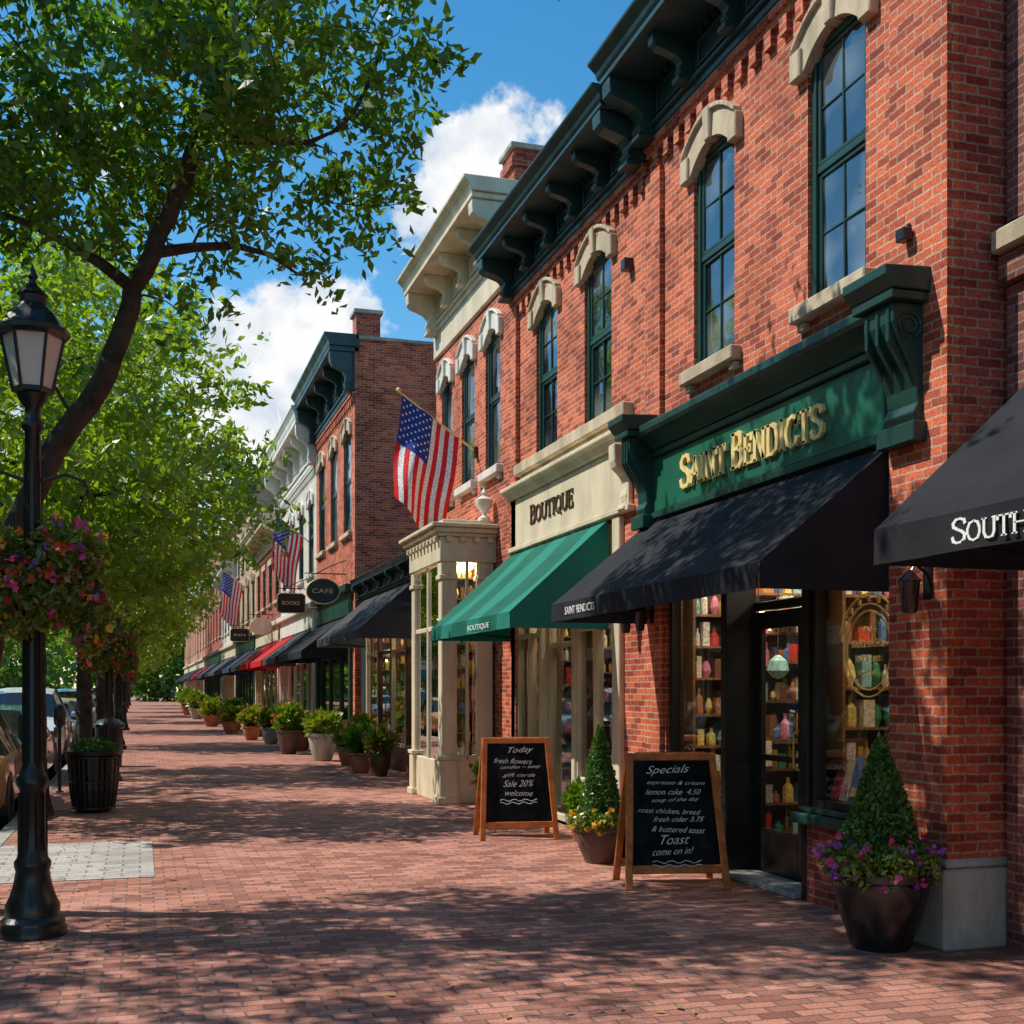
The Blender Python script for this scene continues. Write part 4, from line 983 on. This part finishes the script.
# ================================================================== potted plants
def pot(name,x,y,r,h,mat,kind,seed,fh=.9,fl=('pink','purple'),leafs=.05):
    e=obj_empty(name,(x,y,0)); p=part(e,'pot',mat,0,True)
    p.lathe(x,y,[(r*.58,0),(r*.62,.03),(r*.84,h*.45),(r*.97,h*.82),(r*.95,h*.88),(r*1.05,h*.91),(r*1.05,h),(r*.92,h),(r*.9,h-.05)],24)
    part(e,'soil','soil').lathe(x,y,[(r*.9,h-.07),(r*.9,h-.05)],16)
    if kind=='cone':
        rr=np.random.RandomState(seed); n=8500; t=rr.rand(n)**1.25; a=rr.rand(n)*6.283; top=h+fh; bz=h+.10
        R0=r*.74; q=R0*(1-t)**.85*(.76+.34*rr.rand(n))*(1+.10*np.sin(a*5+t*9))+.014
        C=np.stack([x+q*np.cos(a),y+q*np.sin(a),bz+(top-bz)*t+rr.normal(size=n)*.014],1)
        leaves(e,'topiary_foliage','shrub',C,.042,seed,droop=-.5)
        part(e,'topiary_core','soil').lathe(x,y,[(R0*.7,bz),(R0*.55,bz+(top-bz)*.35),(.02,bz+(top-bz)*.9)],10)
        C=np.vstack([blob((x+r*.75*math.cos(b),y+r*.75*math.sin(b),h+.05),(r*.5,r*.5,r*.42),650,seed+k) for k,b in enumerate((0,.9,1.8,2.7,3.6,4.5,5.4))])
        leaves(e,'underplanting','bask',C,leafs,seed+3)
        for k,m in enumerate(fl):
            C=np.vstack([blob((x+r*.8*math.cos(b),y+r*.8*math.sin(b),h+.07),(r*.5,r*.5,r*.45),11,seed+k*7+q_,.95) for q_,b in enumerate((k*.6,1.+k,2.1+k,3.1,4.2+k,5.2))])
            C=np.repeat(C,6,axis=0)+rr.normal(size=(len(C)*6,3))*.012
            leaves(e,m+'_flowers',m,C,.04,seed+9+k,aspect=.9)
    else:
        C=blob((x,y,h+fh*.4),(r*1.35,r*1.35,fh*.55),1600,seed,.4); leaves(e,'foliage','leaf' if seed%2 else 'bask',C,leafs*1.5,seed,droop=-.4)
        rr=np.random.RandomState(seed)
        for k,m in enumerate(fl):
            C=blob((x,y,h+fh*.45),(r*1.45,r*1.45,fh*.58),26,seed+k*7,.92); C=np.repeat(C,6,axis=0)+rr.normal(size=(len(C)*6,3))*.016
            leaves(e,m+'_flowers',m,C,.055,seed+9+k,aspect=.9)
    return e
pot('potted_topiary',4.40,6.45,.30,.48,'potblack','cone',200,.80)
pot('potted_topiary',4.08,10.4,.24,.33,'potbrown','cone',210,.92,('yellow',))
pot('potted_plant',4.45,11.9,.13,.3,'terracotta','bush',221,.35,())
pot('potted_plant',4.2,14.2,.2,.38,'darkwood','bush',223,.45,('redpetal',))
for k,(x,y,r,h,m,fh,f) in enumerate(((4.25,22.0,.22,.42,'darkwood',.55,('pink',)),(4.05,22.9,.24,.4,'terracotta',.6,()),(4.25,24.0,.26,.45,'potbrown',.7,('yellow',)),(4.2,25.3,.22,.4,'terracotta',.5,('pink',)),
    (3.95,27.2,.34,.62,'stonegrey',.55,()),(3.55,30.3,.30,.6,'potbrown',.75,('redpetal',)),(4.1,32.,.25,.45,'terracotta',.5,('yellow',)),(3.7,36,.3,.5,'stonegrey',.6,('pink','yellow')),(3.4,39,.3,.45,'terracotta',.6,('yellow',)),(3.8,42,.35,.5,'darkwood',.6,('yellow',)),
    (3.2,45,.35,.45,'terracotta',.6,('yellow','redpetal')),(3.6,49,.35,.5,'potbrown',.8,('pink',)),(3.0,54,.4,.5,'terracotta',.8,('yellow',)),(3.4,60,.4,.5,'stonegrey',.9,('pink',)),(3.0,68,.45,.6,'stonegrey',1.,('yellow',)),(3.0,80,.5,.6,'terracotta',1.2,('pink',)))):
    pot('potted_plant',x,y,r,h,m,'bush',230+k,fh,f,.05+.001*y)
px_,py_=-.58,16.7
e=obj_empty('slatted_planter',(px_,py_,0))
pl=part(e,'slats','iron',.004)
for k in range(26):
    a=2*math.pi*k/26; ca,sa=math.cos(a),math.sin(a); t=Vector((-sa,ca,0))
    pts=[Vector((px_+r_*ca,py_+r_*sa,z_)) for r_,z_ in ((.26,.05),(.30,.3),(.31,.5),(.33,.74))]
    for i in range(3): pl.bar(pts[i],pts[i+1],t*.024,Vector((ca,sa,0))*.007)
ri=part(e,'rings_and_drum','iron',0,True)
for z_,r_ in ((.06,.275),(.40,.315),(.72,.335)):
    ri.tube([(px_+r_*math.cos(k*math.pi/12),py_+r_*math.sin(k*math.pi/12),z_) for k in range(25)],[.016]*25,6)
ri.lathe(px_,py_,[(.22,.02),(.25,.1),(.28,.6),(.29,.74),(.36,.75),(.37,.80),(.30,.81)],24)
leaves(e,'planting','shrub',blob((px_,py_,.84),(.30,.30,.14),1500,5,.3),.06,6,droop=-.5)
e=obj_empty('street_bin',(-.62,26.5,0)); part(e,'drum','iron',0,True).lathe(-.62,26.5,[(.25,0),(.26,.05),(.28,.8),(.31,.82),(.31,.88),(.2,.98),(.05,1.02)],16)
# ================================================================== cars
def car(x,y,paint,suv=False,rot=0):
    e=obj_empty('parked_car',(x,y,-.145)); ex,ey,ez=x,y,-.145
    h=.18 if suv else 0
    S=[(-2.28,.42,.60,.60,.66,.5),(-2.2,.30,.74+h*.5,.76+h*.5,.80,.62),(-1.75,.24,.86+h,.90+h,.88,.64),(-1.5,.22,.92+h,.96+h,.90,.62),(-1.0,.22,.94+h,1.36+h*1.6,.91,.58),(-.5,.22,.94+h,1.44+h*1.8,.91,.60),(.25,.22,.93+h,1.44+h*1.8,.91,.60),(.5,.22,.92+h,1.38+h*1.8,.91,.59),(1.15,.22,.90+h,.94+h,.90,.64),(1.7,.25,.83+h,.86+h,.86,.62),(2.15,.30,.70+h,.72+h,.78,.56),(2.28,.42,.56,.56,.64,.48)]
    body=part(e,'body',paint,0,True); gl=part(e,'windows','carglass',0,True)
    rings=[]
    for (yy,zl,zb,zr,hw,hr) in S:
        hf=[(hw*.88,zl),(hw*.98,zl+.12),(hw,(zl+zb)/2),(hw*.98,zb-.08),(hw*.93,zb),(hr,zr),(hr*.6,zr+.035),(0,zr+.045)]
        rings.append([(ex+a,ey+yy,ez+b) for a,b in hf]+[(ex-a,ey+yy,ez+b) for a,b in hf[-2::-1]])
    n=len(rings[0])
    for i in range(len(S)-1):
        tall0=S[i][3]-S[i][2]>.2; tall1=S[i+1][3]-S[i+1][2]>.2
        for k in range(n-1):
            q=[rings[i][k],rings[i][k+1],rings[i+1][k+1],rings[i+1][k]]
            side=k in (4,9); top=k in (5,6,7,8)
            tgt=body
            if side and (tall0 or tall1): tgt=gl
            if top and (tall0!=tall1): tgt=gl
            tgt.face(q)
    body.face(rings[0][::-1]); body.face(rings[-1])
    pi=part(e,'pillars',paint)
    for sx in (-1,1):
        for yy in (-.98,-.25,.48):
            pi.bar((ex+sx*.86,ey+yy,ez+.92+h),(ex+sx*.598,ey+yy+(.0),ez+1.40+h*1.7),(0,.03,0),(.012,0,0))
    ty=part(e,'tyres','tyre',0,True); rm=part(e,'wheel_rims','chrome',0,True); ar=part(e,'wheel_arches','black')
    for sx in (-1,1):
        for yy in (-1.38,1.40):
            def ringx(pb,prof,seg=20):
                b=len(pb.v)
                for r_,xx in prof:
                    for k in range(seg):
                        a=2*math.pi*k/seg; pb.vert((ex+sx*xx,ey+yy+r_*math.cos(a),ez+.33+r_*math.sin(a)))
                for i in range(len(prof)-1):
                    for k in range(seg): pb.quadi(b+i*seg+k,b+i*seg+(k+1)%seg,b+(i+1)*seg+(k+1)%seg,b+(i+1)*seg+k)
                pb.quadi(*[b+(len(prof)-1)*seg+k for k in range(seg)])
            ringx(ty,[(.2,.68),(.31,.70),(.33,.74),(.33,.86),(.31,.90),(.22,.91)]); ringx(rm,[(.22,.905),(.20,.88),(.06,.885),(.05,.91)],10); ringx(ar,[(.40,.60),(.40,.895),(.385,.9)])
    lt=part(e,'tail_lights','carlight',.01)
    for sx in (-1,1): lt.box(ex+sx*.50,ex+sx*.76,ey-2.27,ey-2.17,ez+.62+h*.6,ez+.76+h*.6)
    part(e,'number_plate','whitepaint').box(ex-.25,ex+.25,ey-2.31,ey-2.275,ez+.45,ez+.57); bp=part(e,'bumpers','black',.02); bp.box(ex-.68,ex+.68,ey-2.33,ey-2.2,ez+.3,ez+.44); bp.box(ex-.66,ex+.66,ey+2.2,ey+2.33,ez+.3,ez+.44)
    for sx in (-1,1): part(e,'mirrors',paint,.02).box(ex+sx*.90,ex+sx*1.04,ey+.62,ey+.72,ez+.93+h,ez+1.05+h)
car(-2.44,17.6,'tan_car_paint'); car(-2.46,23.6,'teal_car_paint'); car(-2.46,29.8,'white_car_paint',True); car(-2.5,36.4,'silver_car_paint'); car(-2.5,43,'tan_car_paint'); car(-2.5,49.5,'silver_car_paint',True); car(-2.5,57,'red_car_paint'); car(-2.5,65,'white_car_paint')
car(-9.5,20,'white_car_paint'); car(-9.5,34,'silver_car_paint',True); car(-9.5,50,'teal_car_paint')

for p in list(PARTS.values()): p.finish()
for e,a,b in opp:
    e.location=(-16,a+ (b-a),0); e.rotation_euler=(0,0,math.pi)

# ================================================================== light, sky, camera
el=R(51); hx,hy=-.92,.38; hl=math.hypot(hx,hy); hx/=hl; hy/=hl
s=Vector((hx*math.cos(el),hy*math.cos(el),math.sin(el)))
ld=bpy.data.lights.new('sun','SUN'); ld.energy=5.0; ld.angle=R(.5); ld.color=(1,.95,.85)
lo=bpy.data.objects.new('sun',ld); COL.objects.link(lo); lo.rotation_euler=(-s).to_track_quat('-Z','Y').to_euler(); lo.location=(0,0,30)
w=bpy.data.worlds.new('World'); scene.world=w; w.use_nodes=True; nt=w.node_tree
for n in list(nt.nodes): nt.nodes.remove(n)
out=N(nt,'ShaderNodeOutputWorld'); sky=N(nt,'ShaderNodeTexSky'); sky.sky_type='NISHITA'; sky.sun_disc=False; sky.sun_elevation=el; sky.sun_rotation=math.atan2(hx,hy)
sky.air_density=1.0; sky.dust_density=.2; sky.ozone_density=1.4
hs=N(nt,'ShaderNodeHueSaturation'); L(nt,sky.outputs[0],hs.inputs['Color']); hs.inputs['Hue'].default_value=.488; hs.inputs['Saturation'].default_value=1.38; hs.inputs['Value'].default_value=1.15
bg=N(nt,'ShaderNodeBackground'); bg.inputs[1].default_value=.15; L(nt,hs.outputs[0],bg.inputs[0])
tcd=N(nt,'ShaderNodeTexCoord'); d=tcd.outputs['Generated']
def blobf(c,sc,r):
    a=N(nt,'ShaderNodeVectorMath',operation='SUBTRACT'); L(nt,d,a.inputs[0]); a.inputs[1].default_value=c
    b=N(nt,'ShaderNodeVectorMath',operation='MULTIPLY'); L(nt,a.outputs[0],b.inputs[0]); b.inputs[1].default_value=sc
    l=N(nt,'ShaderNodeVectorMath',operation='LENGTH'); L(nt,b.outputs[0],l.inputs[0])
    return mapr(nt,l.outputs['Value'],0,r,1,0)
fs=[blobf(c,sc,r) for c,sc,r in (((.258,.880,.395),(1,1,1.4),.10),((.232,.89,.375),(1,1,1.2),.075),((.30,.88,.385),(1,1,1.6),.07),((.120,.955,.262),(1,1,1.4),.10),((.16,.955,.235),(1,1,1.5),.10),((.09,.96,.215),(1,1,1.),.12),((-.1,.97,.2),(1,1,1.4),.15),
   ((-.7,.6,.35),(1,1,2),.3),((-.9,-.1,.4),(1,1,2),.3),((-.5,-.7,.5),(1,1,2),.3),((.6,-.6,.4),(1,1,2),.3))]
f=fs[0]
for g_ in fs[1:]: f=mathn(nt,'MAXIMUM',f,g_)
nz=N(nt,'ShaderNodeTexNoise'); nz.inputs['Scale'].default_value=14; nz.inputs['Detail'].default_value=7; nz.inputs['Roughness'].default_value=.58; L(nt,d,nz.inputs['Vector'])
f=mathn(nt,'ADD',f,mathn(nt,'MULTIPLY',mathn(nt,'SUBTRACT',nz.outputs[0],.5),2.0))
mr=N(nt,'ShaderNodeMapRange',interpolation_type='SMOOTHSTEP'); L(nt,f,mr.inputs[0]); mr.inputs[1].default_value=.25; mr.inputs[2].default_value=.5
nz2=N(nt,'ShaderNodeTexNoise'); nz2.inputs['Scale'].default_value=24; nz2.inputs['Detail'].default_value=5; L(nt,d,nz2.inputs['Vector'])
cc=mixc(nt,mapr(nt,nz2.outputs[0],.35,.58,0,1),(.66,.74,.85),(1,1,1))
bg2=N(nt,'ShaderNodeBackground'); L(nt,cc,bg2.inputs[0]); bg2.inputs[1].default_value=1.0
mx=N(nt,'ShaderNodeMixShader'); L(nt,mr.outputs[0],mx.inputs[0]); L(nt,bg.outputs[0],mx.inputs[1]); L(nt,bg2.outputs[0],mx.inputs[2]); L(nt,mx.outputs[0],out.inputs[0])
cam=bpy.data.cameras.new('camera'); cam.sensor_width=36; cam.lens=36*1200/1024; cam.shift_y=(690-512)/1024; cam.clip_end=3000; cam.clip_start=.05
co_=bpy.data.objects.new('camera',cam); COL.objects.link(co_); co_.location=(0,0,1.6); co_.rotation_euler=(R(90),0,-math.atan(372/1200)); scene.camera=co_
scene.view_settings.view_transform='Standard'; scene.view_settings.look='None'; scene.view_settings.exposure=0
